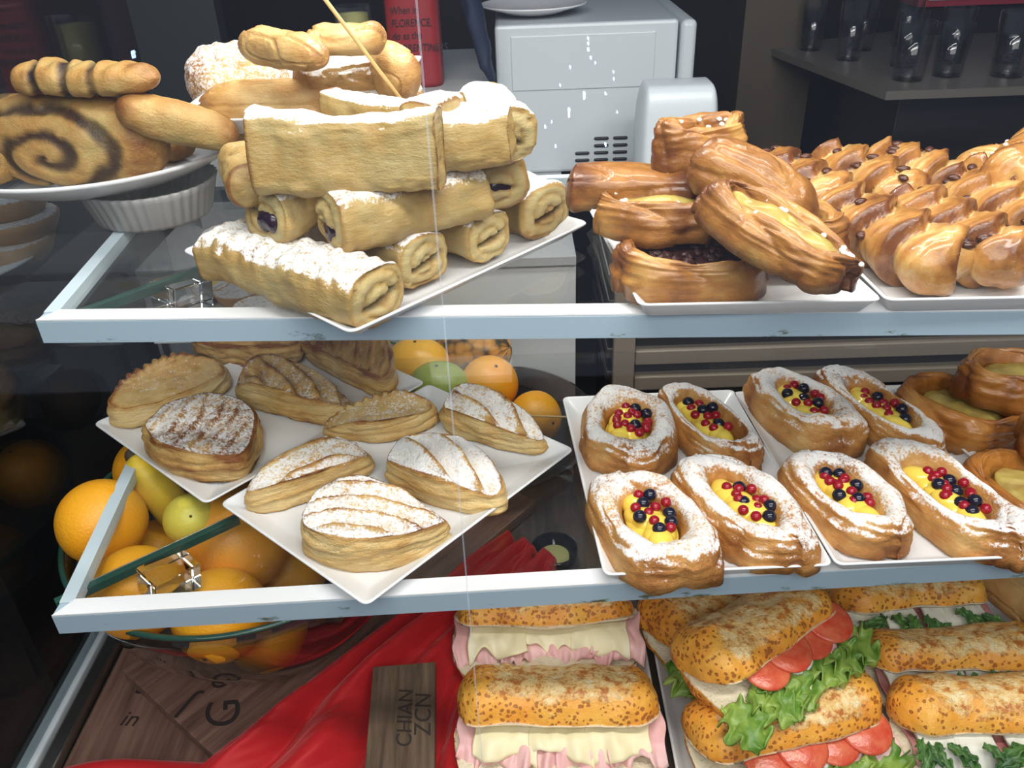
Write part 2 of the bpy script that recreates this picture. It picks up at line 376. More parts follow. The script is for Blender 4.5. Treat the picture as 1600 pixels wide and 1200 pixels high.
def braid(pa, pb, z, Wd, H, seed, label, zb=None, lobes=5, chips=12, sugar=0., pearls=0, group='chocolate chip braids on the upper tray', name='braided_pastry'):
    mid, L, rot = place(pa, pb, z, zb); rng = random.Random(seed)
    V, Fc, I = body(L, Wd, H, e=2.0, cap=.30, n=150, m=64, flat=.1)
    u = V[:, 0]/L*lobes+np.abs(V[:, 1]/Wd+.1)*.9+V[:, 1]/Wd*.5+seed*.37
    u = u+.08*fbm(V*25+seed, seed+2, 2); fr = u % 1; ph = np.where(fr < .86, (fr/.86)**.55, (1-fr)/.14); g = 1-ph
    N = normals(V, Fc)
    V += N*((-g*.0120+.0035)+fbm(V*70+seed, seed, 3)*.0009+np.sin((u*np.pi)*7+fbm(V*30, seed, 2)*1.5)*.00045)[:, None]
    N = normals(V, Fc)
    br = .22+.42*ph*np.clip(N[:, 2], 0, 1)-.35*sst(.3, .0, fr)*1.+.55*sst(.72, .9, fr)+.25*fbm(V*30, seed+7, 2)+.25*sst(.75, 1, np.abs(I['x']))
    o = finish(name, V, Fc, 'braid', tuple(mid-np.array([0, 0, H*.45])), rot, dict(brown=br, sugar=np.full(len(V), -0.0), dark=np.zeros(len(V))))
    tag(o, label, 'pastry', group)
    cand = [i for i in range(len(V)) if N[i, 2] > .35 and g[i] > .45 and abs(I['x'][i]) < .93]
    for k in range(chips):
        i = rng.choice(cand); c = ball(.0058, 1.15, .75, .5, 6, 8); a = rng.random()*3
        cv = c[0]@np.array([[math.cos(a), math.sin(a), 0], [-math.sin(a), math.cos(a), 0], [0, 0, 1]])+V[i]+N[i]*.001
        mk('chocolate_chip', cv, c[1], 'choc', o)
    cand = [i for i in range(len(V)) if N[i, 2] > .4]
    for k in range(pearls):
        i = rng.choice(cand); c = ball(.0022, 1, 1, .8, 6, 8); mk('sugar_pearl', c[0]+V[i]+N[i]*.001, c[1], 'pearl', o)
    return o

def turnover(pairs, z0, seed, label, group, mid_h=1.12, sugar=.8, slash=0, sang=0., scallop=None, brown=0., m='puff', name='puff_turnover', topk=0., sa=1.):
    B = np.array([at(x, y, z0) for x, y, t in pairs]); Hh = []
    for (x, y, t), b in zip(pairs, B):
        lo, hi = 0., .12
        for _ in range(30):
            c = (lo+hi)/2
            if projy(b+np.array([0, 0, c])) > t: lo = c
            else: hi = c
        Hh.append(max(.006, lo))
    Pt = np.c_[B[:, :2], Hh]
    for _ in range(2):
        Q = np.roll(Pt, -1, 0); Pt = np.stack([.8*Pt+.2*Q, .2*Pt+.8*Q], 1).reshape(-1, 3)
    seg = np.linalg.norm(np.roll(Pt, -1, 0)[:, :2]-Pt[:, :2], axis=1); cum = np.concatenate([[0], np.cumsum(seg)])
    m_ = 110; s = np.linspace(0, cum[-1], m_, endpoint=False); PP = np.vstack([Pt, Pt[:1]])
    R = np.stack([np.interp(s, cum, PP[:, k]) for k in range(3)], 1)
    area_ = np.sum(R[:, 0]*np.roll(R[:, 1], -1)-np.roll(R[:, 0], -1)*R[:, 1])
    if area_ < 0: R = R[::-1].copy()
    c = R[:, :2].mean(0); D = R[:, :2]-c; h = R[:, 2]
    U, _, Vt = np.linalg.svd(D, full_matrices=False); a = math.atan2(Vt[0, 1], Vt[0, 0])
    Rm = np.array([[math.cos(a), math.sin(a)], [-math.sin(a), math.cos(a)]]); D = D@Rm.T
    rings = [(0, 0, 0), (.5, 0, 0), (.85, 0, 0), (.97, .0, 0)]
    for t in np.linspace(0, 1, 20): rings.append((1-.05*t**2+.03*math.sin(math.pi*t)-.04*math.exp(-t/.06), .03+.97*t, 1))
    for q in np.linspace(.93, 0, 34): rings.append((q, 1, 2))
    V = []; T = []; K = []; Q = []
    hm = h.mean()*mid_h
    for sc, zf, kd in rings:
        if kd < 2: z = h*zf
        else:
            w = sst(0, 1, np.array([(sc/.95)]))[0]; w2 = (sc/.95)**2
            # surface blends the rim heights into a smooth top
            if sc > 0:
                hs = h*w2+hm*(1-w2)
            else: hs = np.full(m_, hm)
            z = hs+topk*hm*(1-w2)
        V.append(np.c_[D*sc, z]); T.append(np.full(m_, zf)); K.append(np.full(m_, kd)); Q.append(np.full(m_, sc))
    V = np.concatenate(V); T = np.concatenate(T); K = np.concatenate(K); Q = np.concatenate(Q)
    Fc = grid(len(rings), m_); N = normals(V, Fc)
    side = (K == 1)
    lay = vn(np.stack([V[:, 0]*22, V[:, 1]*22, V[:, 2]*330+fbm(V*30, seed)*1.6], 1), seed+1)
    dsp = side*lay*.0030*np.sin(np.pi*np.clip(T, 0, 1))**.4+fbm(V*45+seed, seed+2, 3)*.0018+fbm(V*16+seed, seed+4, 2)*.003
    gr = np.zeros(len(V))
    if slash:
        d = V[:, 0]*math.sin(sang)+V[:, 1]*math.cos(sang)+.004*fbm(V*25, seed+8, 2)+.9*(V[:, 0]*math.cos(sang)-V[:, 1]*math.sin(sang))**2*6*.5
        ph = (d/slash+.25) % 1; saw = np.where(ph < .8, ph/.8, (1-ph)/.2)
        msk = sst(1., .72, Q)*(K == 2)
        dsp += sa*msk*(saw-.45)*.0115
        gr = msk*np.exp(-((ph-.80)/.10)**2)*min(1, sa+.1)
    if scallop:
        j = np.tile(np.arange(m_), len(rings)); ang = np.arctan2(V[:, 1], V[:, 0])
        w = sst(.6, 1, Q)*sst(.35, .9, T+.0)*sst(scallop[0], scallop[1], ang)*sst(scallop[3], scallop[2], ang)
        sc_ = np.abs(np.sin(s[j]*math.pi/.011)); dsp += w*(sc_-.4)*.006
    V += N*dsp[:, None]
    N = normals(V, Fc); up = np.clip(N[:, 2], 0, 1)
    rim = np.exp(-((T-1)/.12)**2)*(K == 1)+(K == 2)*np.exp(-((Q-.95)/.07)**2)
    base = np.exp(-(T/.07)**2)*(K == 1)+(K == 0)
    br = .10+.60*rim+.5*base+.45*gr+.25*(K == 2)+.22*fbm(V*28, seed+11, 2)+brown+side*.28*lay+side*.15*np.sin(np.pi*T)
    sg = sugar*sst(.25, .75, up)*((K == 2)|(T > .93))*(1-.75*gr)+.08*fbm(V*35, seed+13, 2)-.05
    sg = np.where(K == 1, sugar*.25*sst(.8, 1, T), sg)
    o = finish(name, V, Fc, m, (c[0], c[1], z0), (0, 0, a), dict(brown=br, sugar=sg, dark=np.zeros(len(V))))
    return tag(o, label, 'pastry', group)

def danish(pa, pb, z0, Wd, H, seed, label, group, fill='berries', sugar=.85, m='danish', zb=None, hole=(.50, .44), name='danish_pastry', nred=13, nblue=5, e=2.6, shift=0., tipk=.10, tiltx=0., fl=.30, tw=.0):
    mid, L, rot = place(pa, pb, z0+H*.4, None if zb is None else zb+H*.4); rng = random.Random(seed)
    nr, m_ = 60, 130; th = np.linspace(0, 2*np.pi, m_, endpoint=False); c, s = np.cos(th), np.sin(th)
    re = (np.abs(c)**e+np.abs(s)**e)**(-1/e)
    wob = 1+.05*vn(np.stack([c*1.6, s*1.6, 0*c], 1), seed)+tipk*np.exp(-((np.abs(c)-.86)/.16)**2)*np.sign(c*s)*.9
    Ox, Oy = L/2*c*re*wob, Wd/2*s*re*wob
    hx, hy = L/2*hole[0], Wd/2*hole[1]
    Ix, Iy = hx*c*(1+.06*vn(np.stack([c*2, s*2, 0*c+3], 1), seed))+shift*L, hy*s
    rings = []
    for q in (0, .5, .85): rings.append((Ox*q, Oy*q, np.zeros(m_), 0, 0))
    us = np.concatenate([np.linspace(0, .12, 9), np.linspace(.14, 1, 36)])
    for u in us:
        zz = np.sqrt(np.clip(1-np.abs(2*u-1)**2.3, 0, 1)); k = np.clip(u, 0, 1)
        hh = H*(1+.12*c**2)*(zz if u < .5 else zz*.86+.14*1.)
        if u < .12: kx = 0.04*math.sin(u/.12*math.pi)
        else: kx = 0
        rings.append((Ox*(1-k)+Ix*k+0, Oy*(1-k)+Iy*k, hh, u, 1))
    for q in np.linspace(.9, 0, 8): rings.append((Ix*q+shift*L*(1-q), Iy*q, np.full(m_, H*fl), 1, 2))
    V = np.concatenate([np.stack(r[:3], 1) for r in rings]); U = np.repeat([r[3] for r in rings], m_); K = np.repeat([r[4] for r in rings], m_)
    Fc = grid(len(rings), m_); N = normals(V, Fc)
    sp = V[:, 0]/L*2.2+V[:, 1]/Wd*1.1*np.sign(V[:, 0]+1e-9)+seed*.31
    lob = np.abs(np.sin(np.pi*sp)); body_ = (K == 1)
    sp2 = np.tile(th, len(rings))*2.5/np.pi+U*1.3+seed; l2 = np.abs(np.sin(sp2*np.pi)); dsp = body_*(-(1-lob**.5)*.0035)*sst(.25, .6, np.abs(V[:, 0])/L*2)+tw*body_*(l2**.5-.7)*.005+tw*body_*vn(np.stack([V[:, 0]*15, V[:, 1]*15, V[:, 2]*260+U*25], 1), seed+6)*.0012+fbm(V*40+seed, seed, 3)*.0016*(K > 0)+fbm(V*15+seed, seed+2, 2)*.0038*body_+body_*(U < .4)*vn(np.stack([V[:, 0]*35, V[:, 1]*35, V[:, 2]*330+fbm(V*30, seed)*2], 1), seed+15)*.0012
    dsp += body_*sst(.5, .9, np.abs(V[:, 0])/L*2)*vn(np.stack([V[:, 0]*60, V[:, 1]*60, V[:, 2]*420], 1), seed+5)*.0012
    V += N*dsp[:, None]; N = normals(V, Fc); up = np.clip(N[:, 2], 0, 1)
    br = .30+.35*sst(.6, 1., np.abs(V[:, 0])/L*2)+.3*(1-lob)*body_+.25*fbm(V*25, seed+7, 2)+tw*.18*(1-up)+.25*(K == 0)
    sg = sugar*sst(.15, .8, up)*body_+.14*fbm(V*30, seed+9, 2)-.04
    sg = sg*(U < .93) if sugar > 0 else sg*0
    if tiltx: rot = (tiltx, rot[1], rot[2])
    o = finish(name, V, Fc, m, tuple(mid-np.array([0, 0, H*.42])), rot, dict(brown=br, sugar=sg, dark=np.zeros(len(V))))
    tag(o, label, 'pastry', group)
    zc = H*(fl+.12)
    if fill == 'custard':
        v, f = ball(1, hx*1.04, hy*1.04, .007, 24, 60); v = v+np.array([0, 0, 1])*(fbm(v*70, seed, 3)*.0022)[:, None]
        mk('custard', v+np.array([shift*L, 0, zc+.002]), f, 'dull_custard', o)
    if fill == 'berries':
        parts = []; k = 9 if fill == 'berries' else 5
        for i in range(k):
            t = -1+2*(i+.5)/k; bx = shift*L+hx*.82*t+rng.uniform(-.002, .002); by = rng.uniform(-.35, .35)*hy*math.sqrt(max(0, 1-t*t))-hy*.12
            v, f = ball(1, .0135*L/.12, min(.012, hy*.66), .011, 12, 16); a = rng.uniform(-.5, .5)
            v = v@np.array([[math.cos(a), math.sin(a), 0], [-math.sin(a), math.cos(a), 0], [0, 0, 1]])
            parts.append((v+np.array([bx, by, zc+.002*(fill == 'berries')+rng.uniform(0, .003)]), f))
        v, f = ball(1, hx*1.02, hy*1.02, .006, 10, 30); parts.append((v+np.array([shift*L, 0, zc]), f))
        mk('custard', *join(parts), 'custard' if fill == 'berries' else 'dull_custard', o)
    if fill == 'raisins':
        v, f = ball(1, hx*1.05, hy*1.05, .006, 10, 30); mk('custard', v+np.array([shift*L, 0, zc]), f, 'raisin', o)
        for i in range(38):
            a = rng.random()*6.28; q = math.sqrt(rng.random())*1.0; v, f = ball(.0042, 1.25, .8, .6, 7, 9); v = v+vn(v*400, i)[:, None]*.0009
            b_ = rng.random()*3; v = v@np.array([[math.cos(b_), math.sin(b_), 0], [-math.sin(b_), math.cos(b_), 0], [0, 0, 1]])
            mk('raisin', v+np.array([shift*L+hx*q*math.cos(a), hy*q*math.sin(a), zc+.0055+rng.random()*.002]), f, 'raisin', o)
    if fill == 'berries':
        side = rng.choice((-1, 1)); pts = []
        for i in range(nred+nblue):
            for tr in range(60):
                a = rng.random()*6.28; q = math.sqrt(rng.random())*.80; x = shift*L+hx*q*math.cos(a)+.12*hx*side; y = hy*q*math.sin(a)+hy*.18
                r_ = .0060 if i < nblue else .0047
                if all((x-px)**2+(y-py)**2 > (r_*.9+pr*.9)**2 for px, py, pr in pts): break
            pts.append((x, y, r_)); v, f = ball(r_, 1, 1, .95, 10, 14)
            mk('blueberry' if i < nblue else 'redcurrant', v+np.array([x, y, zc+.0120+rng.random()*.003]), f, 'blueberry' if i < nblue else 'currant', o)
    if fill == 'pearls' or (fill == 'custard' and m == 'twist'):
        for i in range(14):
            a = rng.random()*6.28; v, f = ball(.0022, 1, 1.2, .8, 6, 8); q = rng.uniform(1.1, 1.5)
            mk('sugar_pearl', v+np.array([hx*q*math.cos(a), hy*q*math.sin(a), H*.98]), f, 'pearl', o)
    return o

def sheet(nx, ny, fn, thick):    # fn(u,v)->xyz arrays ; closed slab
    u, v = np.meshgrid(np.linspace(0, 1, nx), np.linspace(0, 1, ny), indexing='ij'); u = u.ravel(); v = v.ravel()
    P = fn(u, v); Fg = []
    for i in range(nx-1):
        for j in range(ny-1): Fg.append((i*ny+j, (i+1)*ny+j, (i+1)*ny+j+1, i*ny+j+1))
    N = normals(P, Fg); n = len(P); V = np.concatenate([P+N*thick/2, P-N*thick/2]); Fc = list(Fg)+[tuple(n+k for k in f[::-1]) for f in Fg]
    rim = [i*ny for i in range(nx)]+[(nx-1)*ny+j for j in range(1, ny)]+[i*ny+ny-1 for i in range(nx-2, -1, -1)]+[j for j in range(ny-2, 0, -1)]
    for k in range(len(rim)):
        a, b = rim[k], rim[(k+1) % len(rim)]; Fc.append((b, a, n+a, n+b))
    return V, Fc

def sandwich(pa, pb, z, Wd, H, seed, label, kind='ham', zb=None, open_=.30, group='filled focaccia sandwiches on the bottom trays', top=1.):
    mid, L, rot = place(pa, pb, z, zb); rng = random.Random(seed)
    root = empty('sandwich', tuple(mid-np.array([0, 0, H*.45])), rot); tag(root, label, 'sandwich', group)
    hb = H*.38
    def loaf(nm, h, w, l, updown, off, tilt, zoff):
        V, Fc, I = body(l, w, 2*h, e=2.35, cap=.26, n=84, m=76, flat=0); V[:, 2] -= h
        flatz = -h*.10
        if updown < 0: V[:, 2] = -V[:, 2]; Fc = [q[::-1] for q in Fc]; V[:, 2] = np.where(V[:, 2] > h*.10, h*.10, V[:, 2])
        else: V[:, 2] = np.where(V[:, 2] < flatz, flatz, V[:, 2])
        inner = (np.abs(V[:, 2]-(flatz if updown > 0 else h*.10)) < 1e-6)
        N = normals(V, Fc)
        V += N*(fbm(V*34+seed, seed, 3)*.0020+fbm(V*12+seed, seed+1, 2)*.0055+(~inner)*np.clip(fbm(V*60+seed, seed+3, 2), 0, 1)*.0022)[:, None]
        N = normals(V, Fc)
        V2 = V.copy(); ct, st = math.cos(tilt), math.sin(tilt)
        V2[:, 1] = V[:, 1]*ct-V[:, 2]*st+off; V2[:, 2] = V[:, 1]*st+V[:, 2]*ct+zoff
        dark = np.where(inner, 1., 0.)
        mk(nm, V2, Fc, 'crust', root, dict(sugar=sst(.2, .8, np.abs(N[:, 2]))*sst(.92, .55, np.abs(I['x'])), dark=dark, brown=.3))
    loaf('bread_bottom', hb*.95, Wd*1.22, L, -1, -Wd*.13, 0, hb)
    loaf('bread_top', H*.52*top, Wd*(.98 if kind == 'tomato' else .86), L*.98, 1, Wd*.13, -open_, H*.62)
    yf = -Wd/2
    def flap(nm, m, x0, x1, y_out, drop, zz, amp, seed2, thick=.0022, fr=30):
        def fn(u, v):
            x = x0+(x1-x0)*u; wob = vn(np.stack([u*4+seed2, v*0, v*0+seed2], 1), seed2)
            vv = v*(1+.16*wob)
            y = -yf*.3+(yf*1.3-y_out)*vv+0*u
            over = np.clip(vv-.72, 0, 1)/.28
            zc = zz-drop*over**1.5+amp*1.4*vn(np.stack([u*fr*.28+seed2, v*2, 0*u], 1), seed2+2)*(.3+1.6*over)+amp*.8*vn(np.stack([u*7, v*3, 0*u], 1), seed2+4)
            return np.stack([x+amp*np.cos(v*9+seed2)*.5, y+1.3*amp*vn(np.stack([u*fr*.4, 0*u, 0*u+seed2], 1), 3)*over, zc], 1)
        mk(nm, *sheet(44, 22, fn, thick), m, root)
    def leaf(m, nm, x, y, z_, sc, ang, ruff, seed2, wide=1.):
        def fn(u, v):
            l = u; w = (np.sin(np.pi*np.clip(u*.92+.06, 0, 1))**.6)*(1+.25*np.sin(u*22+seed2))*.5*wide; q = v*2-1
            px = l*sc*1.3; py = q*w*sc; pz = ruff*sc*np.sin(u*15+q*6+seed2)*np.abs(q)**1.2+ruff*.6*sc*np.sin(u*31+q*9)*np.abs(q)**2-.35*sc*u**2
            ca, sa = math.cos(ang), math.sin(ang); return np.stack([x+px*ca-py*sa, y+px*sa+py*ca, z_+pz], 1)
        mk(nm, *sheet(40, 22, fn, .0010), m, root)
    def disc(nm, m, x, y, z_, r, tx, th=.004, par=None):
        v, f = lathe([(0, 0), (r*.9, 0), (r, th*.3), (r, th*.7), (r*.9, th), (0, th)], 30)
        c_, s_ = math.cos(tx), math.sin(tx); v = np.stack([v[:, 0], v[:, 1]*c_-v[:, 2]*s_, v[:, 1]*s_+v[:, 2]*c_], 1)
        return mk(nm, v+np.array([x, y, z_]), f, m, par or root)
    zt = hb+.004
    if kind == 'ham':
        for k in range(4):
            a = -L*.48+L*.235*k; flap('ham_slice', 'ham', a, a+L*.27, -.004+.012*rng.random(), .007+.008*rng.random(), zt+.005+.001*k, .0035, seed*3+k)
        for k in range(3):
            a = -L*.40+L*.26*k; flap('cheese_slice', 'cheese', a, a+L*.30, -.014+.013*rng.random(), .004+.005*rng.random(), zt+.012+.001*k, .0022, seed*5+k, .0028, 14)
    if kind == 'tomato':
        for k in range(7): leaf('lettuce', 'lettuce_leaf', -L*.46+k*L*.14, yf*.75, zt+.006, .034, -1.57+rng.uniform(-.5, .5), .17, seed+k, 1.3)
        for k in range(2): flap('ham_slice', 'ham', -L*.05+L*.25*k, L*.28+L*.2*k, .014, .016, zt+.008, .002, seed*3+k)
        for k in range(4): disc('tomato_slice', 'tomato', -L*.18+L*.17*k, yf*.62, zt+.014+.003*(k % 2), .024, .25)
        w = disc('egg_slice', 'egg_white', L*.02, yf*.66, zt+.010, .021, .35, .005); disc('yolk', 'yolk', L*.02, yf*.66, zt+.0105, .011, .35, .006, w)
    if kind == 'rocket':
        for k in range(3): flap('cured_ham_slice', 'prosciutto', -L*.46+L*.31*k, -L*.14+L*.31*k, .010, .022, zt+.004, .003, seed*3+k)
        for k in range(4):
            a = -L*.42+L*.205*k+rng.uniform(-.01, .01); flap('mozzarella_slice', 'mozz', a, a+L*.20, .004+.008*rng.random(), .012, zt+.012, .0015, seed*7+k, .005, 8)
        for k in range(16): leaf('rocket', 'rocket_leaf', rng.uniform(-.46, .42)*L, yf*rng.uniform(.65, 1.0), zt+.018+rng.uniform(-.004, .006), rng.uniform(.016, .028), rng.uniform(-2.8, -.3), .10, seed+k, .55)
    return root

def dish(corners, z, rim, inset, cr, name, label, cat, group, th=.0035, sub='porcelain', floor=.003):
    C = np.array([c[:2] for c in corners]); c0 = C.mean(0); C = C-c0
    def ringpts(sc_in, r):
        pts = []
        for i in range(len(C)):
            p = C[i]; a = C[i-1]-p; b = C[(i+1) % len(C)]-p; a /= np.linalg.norm(a); b /= np.linalg.norm(b)
            # inset along both edges
            q = p+(a+b)*sc_in
            rr = max(.0015, r)
            for t in np.linspace(0, 1, 9):
                P0, P1, P2 = q+a*rr, q, q+b*rr; pts.append((1-t)**2*P0+2*t*(1-t)*P1+t*t*P2)
        return np.array(pts)
    prof = [(.5, 0), (inset+.003, 0), (inset*.85, .0015), (.0016, rim-.0025), (0, rim-.001), (.0006, rim), (.002, rim), (.0035, rim-.001), (inset*.95+.003, floor+.002), (inset+.008, floor), (.5, floor)]
    V = []; n = len(C)*9
    for ins, zz in prof:
        if ins == .5: V.append(np.c_[ringpts(inset+.01, cr)*.02, np.full(n, zz)])
        else: V.append(np.c_[ringpts(ins, max(.002, cr-ins*.3)), np.full(n, zz)])
    o = mk(name, np.concatenate(V), grid(len(prof), n), sub, loc=(c0[0], c0[1], z)); return tag(o, label, cat, group)

# ------------------------------------------------------------------ setting
def struct(o): return tag(o, kind='structure')
struct(box('floor', (-3, 4, -2, 5, -.05, 0), 'floor', bw=0))
struct(box('wall_back', (-3, 4, 4.0, 4.1, 0, 3.2), 'darkwall', bw=0))
struct(box('wall_left', (-2.1, -2.0, -2, 4, 0, 3.2), 'darkwall', bw=0))
struct(box('wall_right', (3.0, 3.1, -2, 4, 0, 3.2), 'darkwall', bw=0))
# display case carcass
cab = empty('display_case', (0, .85, 0)); tag(cab, 'glass-fronted bakery display case with white-edged shelves and wooden deck', 'display case')
def cb(nm, a, m, bw=.001): a = list(a); a[2] -= .85; a[3] -= .85; return box(nm, a, m, cab, bw)
cb('cabinet_base', (-.52, 1.3, .30, 1.18, 0, .82), 'black_gloss', .004)
cb('deck_board', (-.475, 1.3, .32, 1.17, .82, ZD), 'deck')
for nm, a in (('side_rail', (-.512, -.495, .30, 1.17, .82, .866)), ('side_rail', (-.493, -.476, .30, 1.17, .82, .862))): cb(nm, a, 'white_plastic' if a[0] < -.5 else 'steel', .002)  # outer rail coloured white to stand in for the bright highlight along it
cb('side_glass', (-.506, -.500, .34, 1.12, .868, 1.60), 'sideglass', 0)
cb('front_glass', (-.506, .62, .328, .334, .87, 1.72), 'glass', 0)
jx = aty(667, 190, .327)[0]
cb('pane_joint', (jx-.0004, jx+.0004, .3265, .3275, .87, 1.72), 'jointline', 0)
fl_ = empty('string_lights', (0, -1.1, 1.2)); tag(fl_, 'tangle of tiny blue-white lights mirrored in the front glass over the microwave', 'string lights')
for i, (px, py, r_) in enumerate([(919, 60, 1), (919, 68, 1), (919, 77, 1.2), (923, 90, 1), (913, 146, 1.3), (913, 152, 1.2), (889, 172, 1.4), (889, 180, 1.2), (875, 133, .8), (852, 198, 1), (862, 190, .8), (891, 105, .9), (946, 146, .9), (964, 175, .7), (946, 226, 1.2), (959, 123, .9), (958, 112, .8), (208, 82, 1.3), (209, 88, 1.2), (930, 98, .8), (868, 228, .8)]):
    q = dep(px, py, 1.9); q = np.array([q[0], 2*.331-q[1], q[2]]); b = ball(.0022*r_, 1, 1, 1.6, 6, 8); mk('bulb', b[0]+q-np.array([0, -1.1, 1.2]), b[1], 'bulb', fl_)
def shelf(nm, fl, fr, bl, yb, z):
    root = empty(nm, ((fl[0]+1.3)/2, .8, z))
    ox, oy = root.location.x, root.location.y
    FL = np.array([fl[0]-ox, fl[1]-oy]); FR = np.array([1.3-ox, fl[1]+(fr[1]-fl[1])/(fr[0]-fl[0])*(1.3-fl[0])-oy]); BL = np.array([bl[0]-ox, yb-oy]); BR = np.array([1.3-ox, yb-oy])
    def prism(pts, z0, z1):
        n = len(pts); V = [(*p, z0) for p in pts]+[(*p, z1) for p in pts]
        return np.array(V), [tuple(range(n))[::-1], tuple(range(n, 2*n))]+[(i, (i+1) % n, n+(i+1) % n, n+i) for i in range(n)]
    mk('glass_plate', *prism([FL+[.012, .014], FR+[0, .014], BR-[0, .012], BL+[.012, -.012]], -.008, -.0004), 'glass', root, smooth=False)
    # front trim as fine strip so the stains can sit low on its face
    nx = 220; xs = np.linspace(0, 1, nx); V = []; dk = []
    prof = [(.018, -.016, 0), (.0, -.021, 1), (.0, -.017, .9), (.0, -.011, .3), (0, -.002, 0), (.001, -.0012, 0), (.018, -.0012, 0), (.018, -.016, 0)]
    for t in xs:
        p = FL+(FR-FL)*t
        for dy, zz, d in prof: V.append((p[0], p[1]+dy, zz)); dk.append(d)
    Fc = grid(nx, len(prof)); Fc += [tuple(range(len(prof)-1, -1, -1)), tuple((nx-1)*len(prof)+k for k in range(len(prof)))]
    mk('front_trim', V, Fc, 'trim', root, dict(dark=np.array(dk)), smooth=False)
    mk('trim_top', *prism([FL+[.0002, 0], FR, FR+[0, .018], FL+[.012, .018]], -.0012, .0002), 'porcelain', root, smooth=False)
    mk('side_trim', *prism([FL+[0, .014], FL+[.012, .014], BL+[.012, 0], BL], -.012, 0), 'bluewhite', root, smooth=False)
    if z == ZU: mk('back_trim', *prism([BL-[0, .012], BR-[0, .012], BR, BL], -.014, 0), 'bluewhite', root, smooth=False)
    return root
f0 = at(80, 962, ZL); f1 = at(1590, 874, ZL); b0 = at(200, 715, ZL); k = (b0-f0)/(b0[1]-f0[1])
sl = shelf('glass_shelf', f0, f1, f0+k*(.90-f0[1]), .90, ZL); tag(sl, 'lower glass shelf with white edge strips holding puff turnovers and berry danishes', 'shelf')
f0u = at(55, 500, ZU); f1u = at(1590, 484, ZU); b0 = at(170, 370, ZU); k = (b0-f0u)/(b0[1]-f0u[1])
su = shelf('glass_shelf', f0u, f1u, f0u+k*(.93-f0u[1]), .93, ZU); tag(su, 'upper glass shelf with blue-grey front strip holding puff rolls and braids', 'shelf')
# dark glass braces and clear blocks under the left corners
for A, B, z, nm in ((at(62, 515, ZU-.012), at(365, 405, ZU-.012), ZU, 'upper'), (at(88, 946, ZL-.012), at(375, 812, ZL-.012), ZL, 'lower')):
    d = B-A; L = np.linalg.norm(d); a = math.atan2(d[1], d[0])
    g = empty('glass_brace', tuple(A), (0, 0, a)); tag(g, 'dark green diagonal glass brace under the %s shelf corner' % nm, 'brace')
    box('brace_bar', (0, L, 0, .007, -.006, .003), 'green', g); box('metal_edge', (.02, L, .009, .011, -.006, .001), 'steel', g)
    q = at(285, 462, ZU-.03) if nm == 'upper' else at(265, 905, ZL-.03)
    c = box('shelf_clip', (-.022, .022, -.016, .016, -.012, .016), 'acrylic', None, .0015, tuple(q), (.1, .15, a+.2)); tag(c, 'clear acrylic shelf clip below the %s shelf at its left end' % nm, 'clip')

# back counter behind the case
bc = empty('back_counter', (-.2, 1.5, 0)); tag(bc, 'light grey back counter carrying the microwave and tins', 'counter')
box('counter_front', (-.39, .285, -.31, .5, 0, 1.085), 'panel', bc); box('counter_top', (-.39, .285, -.315, .5, 1.085, 1.10), 'counter', bc)
lb = box('raised_shelf_box', (-.54, -.045, 1.36, 1.85, 1.10, 1.29), 'counter'); tag(lb, 'grey raised shelf box behind the case under the red tin', 'shelf')
wp = box('grey_divider_panel', (-.16, -.02, 1.235, 1.243, 1.10, 1.335), 'panel'); tag(wp, 'upright light grey divider panel behind the sugared rolls', 'panel')
# louvred cooling cabinet
lv = empty('louvred_cabinet', (.15, 1.19, 0)); tag(lv, 'louvred metal cooling cabinet at the back right of the case', 'cabinet')
box('cabinet_body', (.0, 1.3, .012, .31, .0, 1.13), 'dark', lv)
box('corner_post', (-.004, .030, -.012, .006, .85, 1.16), 'bronze', lv)
for k in range(6): box('front_slat', (.032, 1.3, -.006, .016, .856+k*.049, .882+k*.049), 'bronze', lv, rot=(0, 0, 0), bw=.002)
for k in range(6): box('side_slat', (-.012, .004, .02, .30, .86+k*.044, .880+k*.044), 'steel', lv, bw=.002)
box('top_panel', (-.01, 1.3, -.008, .31, 1.13, 1.145), 'steel', lv)
# microwave
mw = empty('microwave_oven', (.13, 1.6, 1.10)); tag(mw, 'white microwave oven seen from its vented side on the back counter', 'microwave')
box('housing', (-.163, .165, 0, .40, 0, .268), 'white_plastic', mw, .006)
box('door', (.168, .196, -.012, .41, -.004, .268), 'white_plastic', mw, .010, seg=4)
for c_ in range(3):
    for r_ in range(4):
        if c_ == 0 and r_ > 1: continue
        V, Fc, I = body(.028, .004, .006, e=2, cap=.3, n=14, m=10, flat=0); mk('vent_slot', V+np.array([-.005+c_*.036, -.002, .02+r_*.0135]), Fc, 'dark', mw)
box('side_panel', (-.135, .125, -.0025, .002, .155, .25), 'white_plastic', mw, .002)
pl = lathe([(0, 0), (.055, 0), (.06, .003), (.10, .014), (.101, .017), (.098, .0165), (.06, .007), (0, .005)], 48)
tag(mk('plate', *pl, 'porcelain', loc=(.04, 1.72, 1.373)), 'white plate lying on top of the microwave', 'plate')
nd = empty('napkin_dispenser', (.262, 1.40, 1.145)); tag(nd, 'white napkin dispenser standing in front of the microwave', 'napkin dispenser')
v, f, I = body(.132, .10, .26, e=5, cap=.25, n=40, m=40, flat=.5); o = mk('dispenser_body', v*np.array([1, 1, .82]), f, 'white_plastic', nd)
o = box('front_plate', (-.045, .045, -.054, -.049, .01, .085), 'paper', nd, .004)
